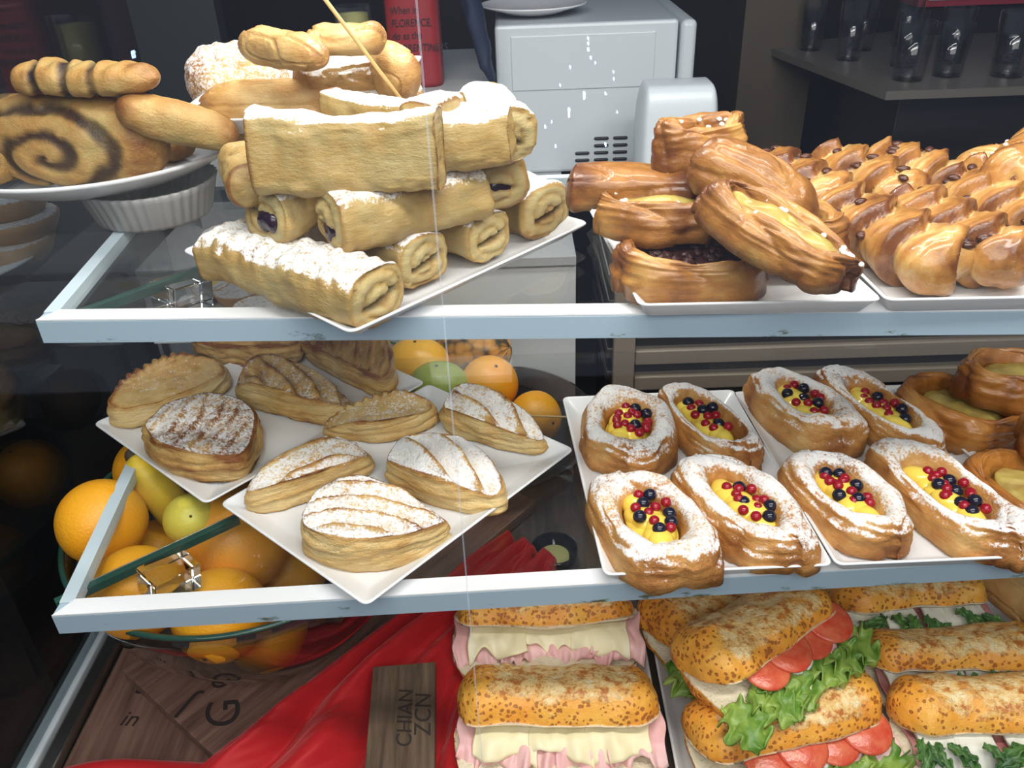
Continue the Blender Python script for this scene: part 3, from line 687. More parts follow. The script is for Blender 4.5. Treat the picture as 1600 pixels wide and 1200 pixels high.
# tin with handwriting
def text(s, size, m, parent, loc, rot, sx=1.):
    cu = bpy.data.curves.new('lettering', 'FONT'); cu.body = s; cu.size = size; cu.extrude = .0003; cu.shear = .15
    ob = bpy.data.objects.new('tmp', cu); COL.objects.link(ob); bpy.context.view_layer.update()
    me = bpy.data.meshes.new_from_object(ob.evaluated_get(bpy.context.evaluated_depsgraph_get())); bpy.data.objects.remove(ob)
    me.materials.clear(); me.materials.append(M[m]); o = bpy.data.objects.new('lettering', me); COL.objects.link(o); o.parent = parent; o.location = loc; o.rotation_euler = rot; o.scale = (sx, 1, 1); return o
tn = empty('red_tin', (-.168, 1.53, 1.29)); tag(tn, 'tall red tin with black handwriting behind the pastry pile', 'tin')
v, f, I = body(.16, .09, .078, e=4, cap=.06, n=20, m=40, flat=0); v = np.stack([v[:, 1], v[:, 2]-.039, v[:, 0]+.08], 1); mk('tin_body', v, f, 'tin', tn)
v, f = lathe([(0, .146), (.043, .146), (.044, .148), (.044, .154), (.041, .157), (0, .157)], 40); mk('tin_lid', v, f, 'tin', tn)
for i, s in enumerate(('When in', 'FLORENCE,', 'do as the', 'FLORENTINERS', 'do !')):
    text(s, .0165, 'ink', tn, (-.033, -.0402, .118-.0195*i), (math.pi/2, 0, 0), .8)
cd = empty('candle_glass', (-.268, 1.52, 1.29)); tag(cd, 'pale yellow candle in a glass beside the red tin', 'candle')
mk('wax', *lathe([(0, .004), (.026, .004), (.026, .118), (0, .12)], 32), 'candle', cd)
mk('glass_cup', *lathe([(0, 0), (.03, 0), (.031, .13), (.029, .13), (.028, .003), (0, .003)], 32), 'glass', cd)
sk = empty('dark_bag', (-.062, 1.50, 1.29)); tag(sk, 'dark navy tapered bag hanging between the red tin and microwave', 'bag')
v, f, I = body(.20, .055, .07, e=2.2, cap=.15, n=40, m=32, taper=(.25, 1.), flat=0); v = np.stack([v[:, 1]-.25*(v[:, 0]), v[:, 2]-.03, v[:, 0]+.1], 1); v += fbm(v*30, 3)[:, None]*.004
mk('bag_body', v, f, 'navy', sk)
# dark surroundings
cl = box('wood_column', (.50, .66, 1.95, 2.1, 0, 3.0), 'column'); tag(cl, 'dark brown wooden column between microwave and glass table', 'column')
pw = box('purple_wall_panel', (-1.6, -.75, 2.3, 2.34, .8, 1.52), 'purple'); tag(pw, 'dim mauve-brown panel behind the swirl pastries', 'panel')
pg = box('grey_post', (-.80, -.62, 1.9, 1.95, .6, 2.0), mat('dim_grey', (.035, .042, .045), .5)); tag(pg, 'dim grey upright post behind the side glass', 'post')
gt = empty('drinks_table', (.9, 1.9, 0)); tag(gt, 'black drinks table with glassware under dark room light', 'table')
V = [(x, y, z) for z in (1.235, 1.25) for x, y in ((-.25, -.385), (.9, -.385), (.9, .55), (-.34, .08))]
mk('table_top', V, [(3, 2, 1, 0), (4, 5, 6, 7), (0, 1, 5, 4), (1, 2, 6, 5), (2, 3, 7, 6), (3, 0, 4, 7)], mat('dim_table', (.10, .09, .08), .3), gt, smooth=False)
box('table_body', (-.20, .88, -.33, .5, 0, 1.234), 'black_gloss', gt); box('shelf_edge', (-.02, .9, -.37, -.34, 1.13, 1.134), 'steel', gt)
rr = random.Random(4)
glp = [(.72, 1.60, .032, .10), (.80, 1.62, .030, .09), (.90, 1.60, .033, .11), (.76, 1.72, .030, .10), (.86, 1.74, .03, .10), (.68, 1.80, .028, .11), (.96, 1.72, .03, .09), (.64, 1.92, .027, .10), (.74, 1.90, .03, .10), (.84, 1.92, .03, .11), (1.02, 1.62, .034, .08), (1.10, 1.66, .032, .09)]
desc = ['nearest the table corner', 'second from the table corner along the front', 'third along the table front', 'behind the corner tumbler', 'in the middle of the glassware', 'at the left edge halfway back', 'behind the third front tumbler', 'at the far left edge', 'far back beside the left edge one', 'at the back of the group', 'short one toward the right of the front row', 'rightmost in the front row']
for (x, y, r_, h_), d in zip(glp, desc):
    o = mk('drinking_glass', *lathe([(0, 0), (r_*.8, 0), (r_*.85, .004), (r_, h_), (r_*.95, h_), (r_*.8, .006), (0, .006)], 28), 'dimglass', loc=(x, y, 1.25)); tag(o, 'clear drinking glass %s on the dark table' % d, 'glass', 'glassware on the drinks table')
nb = empty('napkin_box', (1.12, 2.02, 1.25)); tag(nb, 'red and white box at the top right behind the glassware', 'box')
box('box_body', (-.22, .3, 0, .12, .062, .10), mat('dull_red', (.25, .02, .04), .5), nb); box('white_napkins', (-.2, .05, -.004, .1, .075, .14), mat('dim_paper', (.3, .27, .3), .6), nb); box('stand_legs', (-.2, .28, .02, .1, 0, .062), 'black_gloss', nb)

# ------------------------------------------------------------------ plates and trays
P_ = lambda pts, z: [at(x, y, z) for x, y in pts]
def rect_tray(tl, bl, br, z, **k):
    A, B, C = [np.array(at(*q, z+.015)) for q in (tl, bl, br)]; return [B, C, A+(C-B), A]
UT = [(.065, .81), (.088, .585), (.279, .582), (.268, .81)]
l, b, r_ = at(283, 393, ZU+.015), at(548, 524, ZU+.015), at(922, 350, ZU+.015)
dish([l, b, r_, l+r_-b], ZU, .017, .022, .010, 'serving_plate', 'square white plate under the stack of sugared puff rolls', 'plate', 'square white plates')
l, b, r_ = at(145, 661, ZL+.011), at(321, 787, ZL+.011), at(500, 690, ZL+.011)
r2 = at(665, 597, ZL+.011); t2 = l+(r2-b)
dish([l, b, r2, t2], ZL, .011, .016, .008, 'serving_plate', 'square white plate at the left under five puff turnovers, tucked behind another', 'plate', 'square white plates')
l, b, r_ = at(343, 788, ZL+.013), at(572, 949, ZL+.013), at(898, 703, ZL+.013)
dish([l, b, r_, l+r_-b], ZL+.0005, .014, .016, .008, 'serving_plate', 'square white plate in the middle overhanging the lower shelf front', 'plate', 'square white plates')
def traypx(tl, bl, br, z, label, w=None, name='serving_tray'):
    A, B = at(*tl, z+.014), at(*bl, z+.014); C = at(*br, z+.014); D = A+(C-B)
    dish([B, C, D, A], z, .015, .010, .008, name, label, 'tray', 'rectangular white trays')
traypx((878, 621), (943, 900), (1303, 884), ZL, 'white tray of four berry danishes beside the turnovers')
traypx((1143, 613), (1306, 884), (1680, 868), ZL, 'white tray of four berry danishes on the right of the shelf')
traypx((1393, 606), (1690, 868), (2060, 850), ZL, 'white tray under brown custard rings at the right edge')
traypx((915, 318), (998, 478), (1380, 470), ZU, 'white tray of raisin and custard pastries on the upper shelf')
traypx((1286, 372), (1384, 470), (1800, 462), ZU, 'white tray of chocolate chip braids on the upper shelf')
B_ = [(-.108, .42), (.124, .42), (.124, .683), (-.110, .683)]; dish([np.array([x, y, 0]) for x, y in B_], ZD, .022, .008, .006, 'serving_tray', 'white tray on the deck with ham and cheese sandwiches', 'tray', 'rectangular white trays')
B_ = [(.132, .42), (.365, .42), (.365, .76), (.132, .76)]; dish([np.array([x, y, 0]) for x, y in B_], ZD, .018, .008, .006, 'serving_tray', 'white tray on the deck with tomato and lettuce sandwiches', 'tray', 'rectangular white trays')
B_ = [(.372, .42), (.62, .42), (.62, .76), (.372, .76)]; dish([np.array([x, y, 0]) for x, y in B_], ZD, .018, .008, .006, 'serving_tray', 'white tray on the deck with rocket and mozzarella sandwiches', 'tray', 'rectangular white trays')

# ------------------------------------------------------------------ tower of puff rolls
z1, z2, z3 = ZU+.028, ZU+.070, ZU+.112
pr = puff_roll
pr((352, 392), (590, 462), z1, .062, .048, 1, 'long ridged puff roll in the bottom row nearest the plate corner', slash=.9, sugar=.8)
pr((450, 330), (662, 408), z1, .052, .046, 2, 'bottom row puff roll with slit end, second from the plate corner', sugar=.8, flip=-1)
pr((560, 300), (765, 370), z1, .052, .046, 3, 'bottom row puff roll with curled end, third along the plate', sugar=.8)
pr((660, 260), (850, 330), z1, .056, .048, 4, 'bottom row puff roll at the right end of the plate', sugar=.95, flip=-1)
pr((412, 335), (560, 275), z2, .052, .046, 5, 'second row puff roll at the left with dark jam showing', jam=-1, sugar=.8)
pr((515, 345), (738, 290), z2, .056, .050, 6, 'second row puff roll at the front with jam in its open end', jam=-1, sugar=.75, flip=-1)
pr((772, 285), (700, 225), z2, .056, .045, 7, 'second row puff roll on the right with blueberry filling', jam=-1, sugar=.8)
pr((402, 240), (690, 238), z3+.006, .032, .056, 8, 'brick-shaped plain puff roll on top, at the front', brick=True, swirl=0, e=5, sugar=.8)
pr((520, 185), (705, 208), z3+.008, .032, .044, 9, 'top row puff roll behind the front brick', brick=True, swirl=0, e=4.5, sugar=.8)
pr((685, 212), (795, 205), z3+.006, .050, .046, 10, 'short puff roll at the top right with plain front', swirl=0, e=4, sugar=1.2)
pr((790, 215), (755, 165), z3+.002, .050, .048, 11, 'rightmost top row puff roll with curled end', sugar=1.3)
pr((655, 190), (700, 168), z3+.020, .032, .030, 12, 'small sugar-covered puff end at the very top', sugar=1.5, swirl=0)
pr((395, 290), (380, 255), z3-.02, .035, .035, 13, 'golden puff roll end hidden behind the brick-shaped roll', sugar=.2, swirl=0)

# ------------------------------------------------------------------ platter with chocolate swirls, on ribbed bowl
pc = np.array([-.440, .885]); pz = 1.345
ob = mk('ribbed_bowl', *lathe([(0, 0), (.055, 0), (.058, .004), (.066, .030), (.069, .0375), (.066, .0375), (.062, .03), (.052, .008), (0, .008)], 240, rib=(.012, 40)), 'ribbed', loc=(-.380, .845, ZU)); tag(ob, 'ribbed translucent glass bowl supporting the round platter', 'bowl')
ob = mk('round_platter', *lathe([(0, 0), (.10, 0), (.105, .002), (.125, .010), (.150, .024), (.152, .027), (.150, .0285), (.142, .025), (.120, .014), (.10, .006), (0, .004)], 96), 'porcelain', loc=(pc[0], pc[1], pz-.001)); tag(ob, 'large round white platter of chocolate swirl pastries on a ribbed bowl', 'platter')
def swirl(pa, pb, z, Wd, H, seed, label, stripes='spiral', zb=None, cap=.35, bend=0., name='chocolate_swirl_pastry', m='swirl', sugar=0, group='pastries on the round platter', th=.0, arch=0., e=2.2, rx=0., sug_all=0., scal=0.):
    mid, L, rot = place(pa, pb, z, zb); V, Fc, I = body(L, Wd, H, e=e, cap=cap, n=110, m=90, flat=.1, bend=bend, arch=arch)
    u, w = V[:, 0]/L*2, (V[:, 2]/H-.45)*2
    dark = np.zeros(len(V))
    if stripes == 'spiral':      # chocolate line curling across the visible front face
        nz_ = .06*fbm(V*60+seed, seed+6, 3); rad = np.hypot(u*1.25+.12, w*.95+.10)+nz_; ang = np.arctan2(w+.1, u*1.25+.12); k = rad-.12-((ang+2.2) % (2*np.pi))/(2*np.pi)*.52
        g = np.abs((k/.52+.5) % 1-.5)*.52; dark = np.exp(-(g/.115)**4)*sst(1.15, .95, rad)
    elif stripes == 'bands':
        k = u*2.6+V[:, 1]/Wd*.8+seed; dark = np.exp(-((np.abs((k) % 1-.5))/.16)**4)*sst(.55, .2, u)
    N = normals(V, Fc); rg = fbm(V*38+seed, seed, 3)
    V += N*(rg*.0018+fbm(V*14+seed, seed+1, 2)*.004-dark*.0035-(np.abs(vn(V*np.array([22, 60, 60])+seed, seed+4)) < .12)*.0016*(m != 'swirl')+scal*np.sin(V[:, 0]*330)*.0012*np.clip(N[:, 2], 0, 1))[:, None]
    N = normals(V, Fc); up = np.clip(N[:, 2], 0, 1)
    br = .32+.22*(m == 'twist')+.35*sst(.4, 1, np.abs(I['x']))+.2*rg; rot = (rx, rot[1], rot[2])
    o = finish(name, V, Fc, m, tuple(mid-np.array([0, 0, H*.45])), rot, dict(brown=br, sugar=sst(.1, .8, up)*sugar+sug_all, dark=dark*(.93+.1*rg)))
    return tag(o, label, 'pastry', group)
swirl((-20, 222), (262, 226), pz+.048, .070, .088, 21, 'big round pastry with a chocolate spiral at the front of the platter', cap=.75)
swirl((20, 122), (248, 124), pz+.108, .060, .034, 22, 'twisted pastry with two chocolate bands lying on top of the spiral one', 'bands', cap=.5, scal=1)
swirl((165, 165), (372, 218), 1.435, .045, .034, 23, 'long golden pastry sloping down over the right side of the platter', 'none', zb=1.392, cap=.3)
swirl((235, 218), (287, 228), pz+.022, .045, .03, 24, 'small dark pastry behind the spiral one on the platter', 'none', cap=.5)
swirl((-60, 250), (60, 190), pz+.045, .07, .07, 25, 'golden pastry at the left edge behind the chocolate spiral', 'bands', cap=.6)

# ------------------------------------------------------------------ raised tray with pile
rb = box('riser_stand', (-.31, -.15, .85, .92, ZU, 1.392), 'glass', None, 0); tag(rb, 'clear acrylic riser under the pile of buns', 'stand')
dish([np.array([-.33, .80, 0]), np.array([-.118, .80, 0]), np.array([-.112, 1.09, 0]), np.array([-.33, 1.09, 0])], 1.394, .018, .012, .01, 'serving_tray', 'white raised tray under the pile of buns at the back', 'tray', 'rectangular white trays')
G = 'pastries piled on the raised tray'
swirl((288, 128), (452, 110), 1.418, .085, .080, 31, 'round sugar-dusted pastry at the left of the pile', 'none', cap=.8, m='bun', sug_all=.50, sugar=.15, name='sugared_bun', group=G, scal=1)
swirl((388, 66), (502, 90), 1.475, .04, .030, 32, 'plain golden bun leaning behind the sugar-dusted one', 'none', cap=.6, m='bun', name='golden_bun', group=G)
swirl((482, 62), (602, 62), 1.480, .05, .026, 33, 'flat golden bun crowning the pile', 'none', cap=.4, m='bun', name='golden_bun', group=G)
swirl((580, 95), (636, 120), 1.445, .045, .05, 34, 'smooth golden bun at the right end of the pile', 'none', cap=.8, m='bun', name='golden_bun', group=G)
swirl((500, 100), (580, 105), 1.440, .06, .045, 35, 'brown bun in the shadow under the flat one', 'none', cap=.6, m='bun', name='golden_bun', group=G)
swirl((305, 168), (545, 155), 1.418, .050, .046, 36, 'long pale flaky pastry across the front of the pile', 'none', cap=.5, m='bun', name='flaky_pastry', group=G, bend=.006, zb=1.422)
swirl((460, 122), (605, 108), 1.442, .060, .036, 37, 'ragged white-sugared flaky pastry in the middle of the pile', 'none', cap=.3, m='bun', sugar=1., name='flaky_pastry', group=G)
swirl((535, 152), (660, 158), 1.415, .060, .048, 38, 'heavily sugared pastry behind the top puff rolls', 'none', cap=.6, m='bun', sugar=1.3, name='sugared_bun', group=G)
swirl((370, 200), (470, 205), 1.388, .05, .032, 39, 'brown bun low in the pile behind the brick-shaped roll', 'none', cap=.5, m='bun', name='golden_bun', group=G)
swirl((455, 195), (520, 205), 1.388, .05, .032, 40, 'dark golden bun low in the pile toward the middle', 'none', cap=.5, m='bun', name='golden_bun', group=G)

# ------------------------------------------------------------------ upper right trays
G = 'raisin and custard pastries on the upper tray'
danish((962, 417), (1200, 420), ZU+.008, .085, .030, 41, 'oval pastry full of dark raisins at the front of the tray', G, 'raisins', 0, 'twist', hole=(.72, .66), name='raisin_pastry', fl=.55, tw=1.)
danish((928, 335), (1135, 345), ZU+.040, .056, .030, 42, 'pale custard pastry lying above the raisin oval', G, 'custard', 0, 'twist', hole=(.7, .45), name='custard_pastry', fl=.55, tw=1.)
swirl((890, 290), (1090, 295), ZU+.066, .050, .034, 43, 'straight golden pastry at the left, overhanging the tray', 'none', cap=.12, m='twist', name='golden_pastry', group=G, e=3)
swirl((1066, 243), (1250, 347), ZU+.098, .052, .044, 44, 'long smooth brown pastry leaning across the back of the tray', 'none', zb=ZU+.058, cap=.4, m='twist', name='golden_pastry', group=G, arch=.006)
danish((1100, 300), (1325, 440), ZU+.078, .060, .024, 45, 'narrow custard pastry with sugar pearls sloping to the front', G, 'custard', 0, 'twist', hole=(.72, .34), name='custard_pastry', fl=.6, tw=1., zb=ZU+.034)
danish((1020, 240), (1165, 222), ZU+.080, .06, .035, 46, 'curved brown pastry topped with sugar pearls at the back', G, 'pearls', 0, 'twist', hole=(.5, .3), name='pearl_sugar_pastry', fl=.55, tw=1.)
danish((1110, 325), (1300, 385), ZU+.022, .085, .030, 47, 'dark raisin pastry peeking out between the brown and the sloping custard one', G, 'raisins', 0, 'twist', hole=(.7, .6), name='raisin_pastry', fl=.55, tw=1.)
zb_ = ZU+.030
braid((1290, 322), (1500, 425), zb_, .066, .054, 51, 'chocolate chip braid at the front left of the braids', lobes=4, chips=14)
braid((1195, 258), (1310, 322), zb_, .062, .048, 52, 'chocolate chip braid behind the front left one, crusted with chips', lobes=3, chips=24)
braid((1408, 322), (1590, 418), zb_, .062, .052, 53, 'dark-ended chocolate chip braid in the middle row, front', lobes=4, chips=8)
braid((1290, 250), (1425, 312), zb_, .058, .048, 54, 'glossy chocolate chip braid in the middle row, back', lobes=3, chips=8)
braid((1475, 290), (1660, 372), zb_, .060, .050, 55, 'pale chocolate chip braid in the right row, front', lobes=4, chips=6)
braid((1362, 250), (1495, 288), zb_, .058, .048, 56, 'glossy chocolate chip braid in the right row, back', lobes=3, chips=8)
G = 'pearl sugar braids at the right edge'
braid((1505, 280), (1640, 262), zb_+.004, .055, .05, 57, 'brown pearl sugar braid at the right edge lying behind', lobes=3, chips=0, pearls=10, group=G)
braid((1568, 290), (1640, 225), zb_+.02, .05, .05, 58, 'brown pearl sugar braid standing up at the right frame edge', lobes=3, chips=0, pearls=10, group=G)

# ------------------------------------------------------------------ turnovers
G1 = 'puff turnovers on the left plate'; G2 = 'puff turnovers on the middle plate'; z = ZL+.004
turnover([(172, 664, 630), (190, 674, 645), (250, 662, 632), (320, 636, 606), (366, 608, 580), (352, 585, 556), (285, 600, 548), (205, 632, 590)], z, 61, 'scalloped leaf-shaped puff turnover at the far left of the plate', G1, sugar=.30, scallop=(.3, .8, 2.4, 3.0), brown=.0, mid_h=.95)
turnover([(232, 708, 662), (252, 742, 690), (320, 760, 712), (388, 756, 716), (406, 728, 690), (414, 668, 632), (340, 650, 607), (262, 668, 628)], z, 62, 'square dark-topped sugar-dusted puff turnover near the plate corner', G1, sugar=.72, slash=.018, sang=.9, brown=.28, mid_h=1.08, sa=.35)
turnover([(368, 628, 606), (392, 640, 596), (450, 656, 612), (510, 668, 630), (554, 662, 636), (558, 640, 622), (500, 608, 572), (425, 598, 548), (388, 610, 562)], z, 63, 'slashed puff turnover in the centre of the left plate', G1, sugar=.5, slash=.022, sang=.5, brown=.05, mid_h=1.15)
turnover([(470, 560, 530), (520, 590, 556), (570, 612, 580), (604, 624, 600), (622, 606, 575), (612, 560, 520), (560, 535, 495), (490, 535, 500)], z, 64, 'slashed puff turnover at the back right of the left plate', G1, sugar=.3, slash=.016, sang=.6, brown=.2, mid_h=1.1)
turnover([(300, 558, 530), (340, 574, 540), (410, 580, 542), (478, 572, 540), (480, 540, 505), (400, 530, 490), (320, 535, 500)], z, 65, 'browned puff turnover at the very back of the left plate', G1, sugar=.25, brown=.25)
turnover([(498, 688, 672), (540, 696, 664), (620, 694, 655), (684, 668, 640), (682, 650, 622), (640, 645, 606), (570, 655, 622), (515, 672, 650)], z, 66, 'small leaf-shaped puff turnover at the back of the middle plate', G2, sugar=.45, scallop=(.3, .8, 2.6, 3.1), brown=.0, mid_h=1.05)
turnover([(687, 668, 634), (712, 684, 642), (780, 706, 668), (846, 717, 692), (863, 706, 680), (830, 676, 645), (770, 648, 604), (712, 642, 594)], z, 67, 'sugared puff turnover at the right corner of the middle plate', G2, sugar=.85, slash=.026, sang=.45, mid_h=1.15)
turnover([(379, 800, 768), (400, 808, 770), (470, 792, 748), (545, 764, 724), (590, 738, 712), (570, 720, 686), (500, 724, 680), (425, 752, 716)], z, 68, 'long sugared puff turnover at the left of the middle plate', G2, sugar=.75, slash=.03, sang=-.1, mid_h=1.1)
turnover([(598, 752, 716), (630, 776, 728), (700, 798, 752), (780, 808, 782), (793, 788, 760), (765, 748, 706), (715, 724, 672), (635, 722, 672)], z, 69, 'white-topped puff turnover between the corner one and the front one', G2, sugar=.98, slash=.026, sang=.45, mid_h=1.12)
turnover([(472, 872, 815), (500, 890, 834), (560, 896, 846), (640, 887, 838), (700, 858, 818), (710, 842, 812), (640, 806, 760), (560, 798, 738), (492, 818, 768)], z, 70, 'large slashed sugar-dusted puff turnover nearest the front corner', G2, sugar=.85, slash=.019, sang=.05, mid_h=1.08)

# ------------------------------------------------------------------ danishes
G = 'berry danishes on the lower trays'; z = ZL+.005
danish((985, 622), (975, 740), z, .098, .034, 71, 'rounded berry danish at the back left of the first tray', G, hole=(.46, .46), nblue=3, nred=14, e=2.4)
danish((1045, 618), (1170, 730), z, .066, .034, 72, 'narrow berry danish with a thick custard stripe at the back right of the first tray', G, hole=(.55, .5), nblue=4, nred=8)
danish((965, 752), (1080, 908), z, .094, .034, 73, 'berry danish at the front overhanging the shelf edge', G, hole=(.46, .42), nblue=6, nred=7, e=3.4)
danish((1082, 728), (1250, 882), z, .080, .034, 74, 'dark-tipped berry danish at the front right of the first tray', G, hole=(.50, .42), nblue=4, nred=10)
danish((1192, 592), (1325, 700), z, .078, .034, 75, 'berry danish at the back left of the second tray', G, hole=(.48, .46), nblue=4, nred=8)
danish((1290, 590), (1470, 720), z, .056, .032, 76, 'slender berry danish at the back right of the second tray', G, hole=(.46, .55), nblue=3, nred=8)
danish((1250, 722), (1400, 860), z, .076, .034, 77, 'berry danish at the front left of the second tray with three large blueberries', G, hole=(.54, .42), nblue=5, nred=10)
danish((1380, 705), (1590, 872), z, .080, .034, 78, 'long berry danish at the front right of the second tray', G, hole=(.50, .42), nblue=6, nred=13)
G = 'brown custard pastries at the right edge'
danish((1410, 610), (1600, 690), z, .10, .034, 79, 'glazed brown custard pastry lying under another at the right edge', G, 'custard', 0, 'ring', hole=(.6, .5), name='custard_ring', fl=.45, tw=.8)
danish((1490, 590), (1680, 600), z+.034, .075, .036, 80, 'glazed brown custard ring resting on top of the others', G, 'custard', 0, 'ring', hole=(.55, .5), name='custard_ring', fl=.45, tw=.8)
danish((1530, 725), (1700, 840), z, .095, .034, 81, 'glazed brown custard pastry at the right edge in front', G, 'custard', 0, 'ring', hole=(.6, .5), name='custard_ring', fl=.45, tw=.8)
danish((1605, 690), (1700, 680), z+.036, .075, .034, 82, 'sliver of a brown custard pastry cut by the right edge', G, 'custard', 0, 'ring', hole=(.5, .5), name='custard_ring', fl=.45, tw=.8)

# ------------------------------------------------------------------ sandwiches
z = ZD+.045
sandwich((706, 985), (1000, 978), z, .085, .060, 91, 'ham and cheese sandwich at the back of the left bottom tray', 'ham', open_=.55)
sandwich((712, 1128), (1036, 1128), z+.004, .090, .068, 92, 'large ham and cheese sandwich at the front of the left bottom tray', 'ham', open_=.40)
sandwich((700, 1345), (1030, 1345), z-.010, .085, .05, 93, 'ham and cheese sandwich cut off by the bottom of the frame', 'ham')
sandwich((1020, 1010), (1230, 925), z-.005, .080, .055, 94, 'lettuce and ham sandwich behind the tomato sandwich', 'tomato', open_=.3)
sandwich((1080, 1185), (1368, 1110), z-.002, .085, .058, 95, 'egg and tomato sandwich at the front of the middle bottom tray', 'tomato', open_=.35)
sandwich((1092, 1075), (1285, 945), ZD+.096, .085, .050, 96, 'tomato and lettuce sandwich lying on top, spotted crust', 'tomato', open_=.35)
sandwich((1300, 958), (1540, 945), z, .080, .052, 97, 'rocket and mozzarella sandwich at the back of the right bottom tray', 'rocket', open_=.45)
sandwich((1352, 1050), (1640, 1040), z, .076, .052, 98, 'rocket and cured ham sandwich in the middle of the right bottom tray', 'rocket', open_=.40)
sandwich((1395, 1140), (1690, 1132), z, .078, .054, 99, 'rocket and mozzarella sandwich at the front of the right bottom tray', 'rocket', open_=.40)
swirl((1535, 895), (1640, 975), ZD+.05, .045, .05, 101, 'smooth bread roll sandwich behind the rocket sandwiches', 'none', cap=.3, m='roll_bread', name='bread_roll', group='bread rolls at the right edge')
swirl((1570, 880), (1660, 930), ZD+.055, .04, .04, 102, 'smooth pale bread roll at the right edge, farthest back', 'none', cap=.3, m='roll_bread', name='bread_roll', group='bread rolls at the right edge')

# ------------------------------------------------------------------ fruit
def bowl(name, prof, m, c, label): return tag(mk(name, *lathe(prof, 72), m, loc=c), label, 'bowl')
fb = empty('fruit_bowl', (-.302, .705, ZD+.018)); mk('bowl_body', *lathe([(0, 0), (.092, 0), (.100, .003), (.130, .03), (.163, .08), (.180, .13), (.187, .158), (.183, .158), (.176, .13), (.159, .081), (.126, .033), (.096, .007), (0, .006)], 96), 'bowlglass', fb)
mk('bowl_rim', *lathe([(.1825, .158), (.1825, .161), (.185, .1625), (.188, .161), (.188, .158), (.1825, .158)], 96), 'green', fb); mk('base_ring', *lathe([(.088, -.001), (.098, -.001), (.100, .003), (.098, .004), (.088, .004), (.088, -.001)], 96), 'dimglass', fb)
tag(fb, 'large clear glass bowl heaped with oranges on the wooden deck', 'bowl')
def fruit(name, m, px, py, D, r, label, cat, group, s=(1, 1, 1), rot=(0, 0, 0), dimple=True, stem=True):
    q = dep(px, py, D); V, Fc = ball(r, *s, n=24, m=36)
    V = V*(1+.012*vn(V*30+px, 3))[:, None]; d = np.hypot(V[:, 0], V[:, 1])/r
    V[:, 2] -= np.sign(V[:, 2])*.05*r*np.exp(-(d/.18)**2)*(V[:, 2] > 0)
    o = mk(name, V, Fc, m, loc=tuple(q), rot=rot); tag(o, label, cat, group)
    if stem: mk('stem_end', *(lambda b: (b[0]+np.array([0, 0, r*s[2]*.955]), b[1]))(ball(r*.06, 1, 1, .6, 6, 8)), 'tipdark', o)
    return o
G = 'oranges in the clear glass bowl'
for a in [('orange', 'orange', 160, 815, .833, .0425, 'bright orange poking out left of the shelf edge', (-.5, -.9, 0)),
          ('orange', 'orange', 215, 925, .785, .043, 'orange at the front left of the bowl under the shelf corner', (.9, .2, 0)),
          ('grapefruit', 'grapefruit', 368, 842, .860, .056, 'big grapefruit in the middle of the bowl below the glass', (.4, .6, 0)),
          ('orange', 'orange', 345, 960, .800, .045, 'orange at the front of the bowl below the shelf strip', (2., .4, 0)),
          ('orange', 'orange', 450, 885, .925, .044, 'orange at the right side of the bowl', (.4, -2, 0)),
          ('orange', 'orange', 415, 985, .855, .042, 'orange low at the front right inside the bowl', (.2, 2, 0)),
          ('orange', 'orange', 235, 735, .96, .040, 'orange at the back left of the bowl under the left plate', (.2, .2, 0)),
          ('orange', 'orange', 345, 752, .96, .038, 'orange at the back of the bowl beside the banana', (.2, .2, 0)),
          ('orange', 'orange', 245, 870, .92, .040, 'shaded orange deep in the bowl under the banana', (1.2, .2, 0))]:
    fruit(a[0], a[1], a[2], a[3], a[4], a[5], a[6], a[0], G, rot=a[7])
fruit('lemon', 'lemon', 298, 812, .83, .026, 'yellow lemon between banana and grapefruit', 'lemon', None, (1, 1, 1.25), (.7, .5, 0))
fruit('kiwi_fruit', 'coconut', 250, 620, 1.03, .036, 'brown kiwi at the back of the bowl by the side glass', 'kiwi', None, (1, 1, 1.25), (1.4, .5, 0))
# banana
q = dep(255, 775, .875); n = 40; t = np.linspace(-1, 1, n); m_ = 24; V = []
for tt in t:
    a = tt*.75; cx, cz = .07*math.sin(a), .07*(math.cos(a)-1); rr_ = .019*(1-abs(tt)**6)**.5*(1 if abs(tt) < .99 else .3)
    for k in range(m_):
        th = 2*math.pi*k/m_; ro_ = rr_*(1+.05*math.cos(5*th)); V.append((cx+ro_*math.cos(th)*math.sin(a), ro_*math.sin(th), cz+ro_*math.cos(th)*math.cos(a)))
bn = empty('banana', tuple(q), (1.1, 1.25, .15)); tag(bn, 'ripe yellow banana with dark tips in the glass bowl', 'banana')
mk('peel', V, grid(n, m_), 'banana', bn)
for sx in (-1, 1):
    b = ball(.008, 1.1, 1, 1, 8, 12); mk('tip', b[0]+np.array([sx*.0478, 0, -.0190]), b[1], 'tipdark', bn)
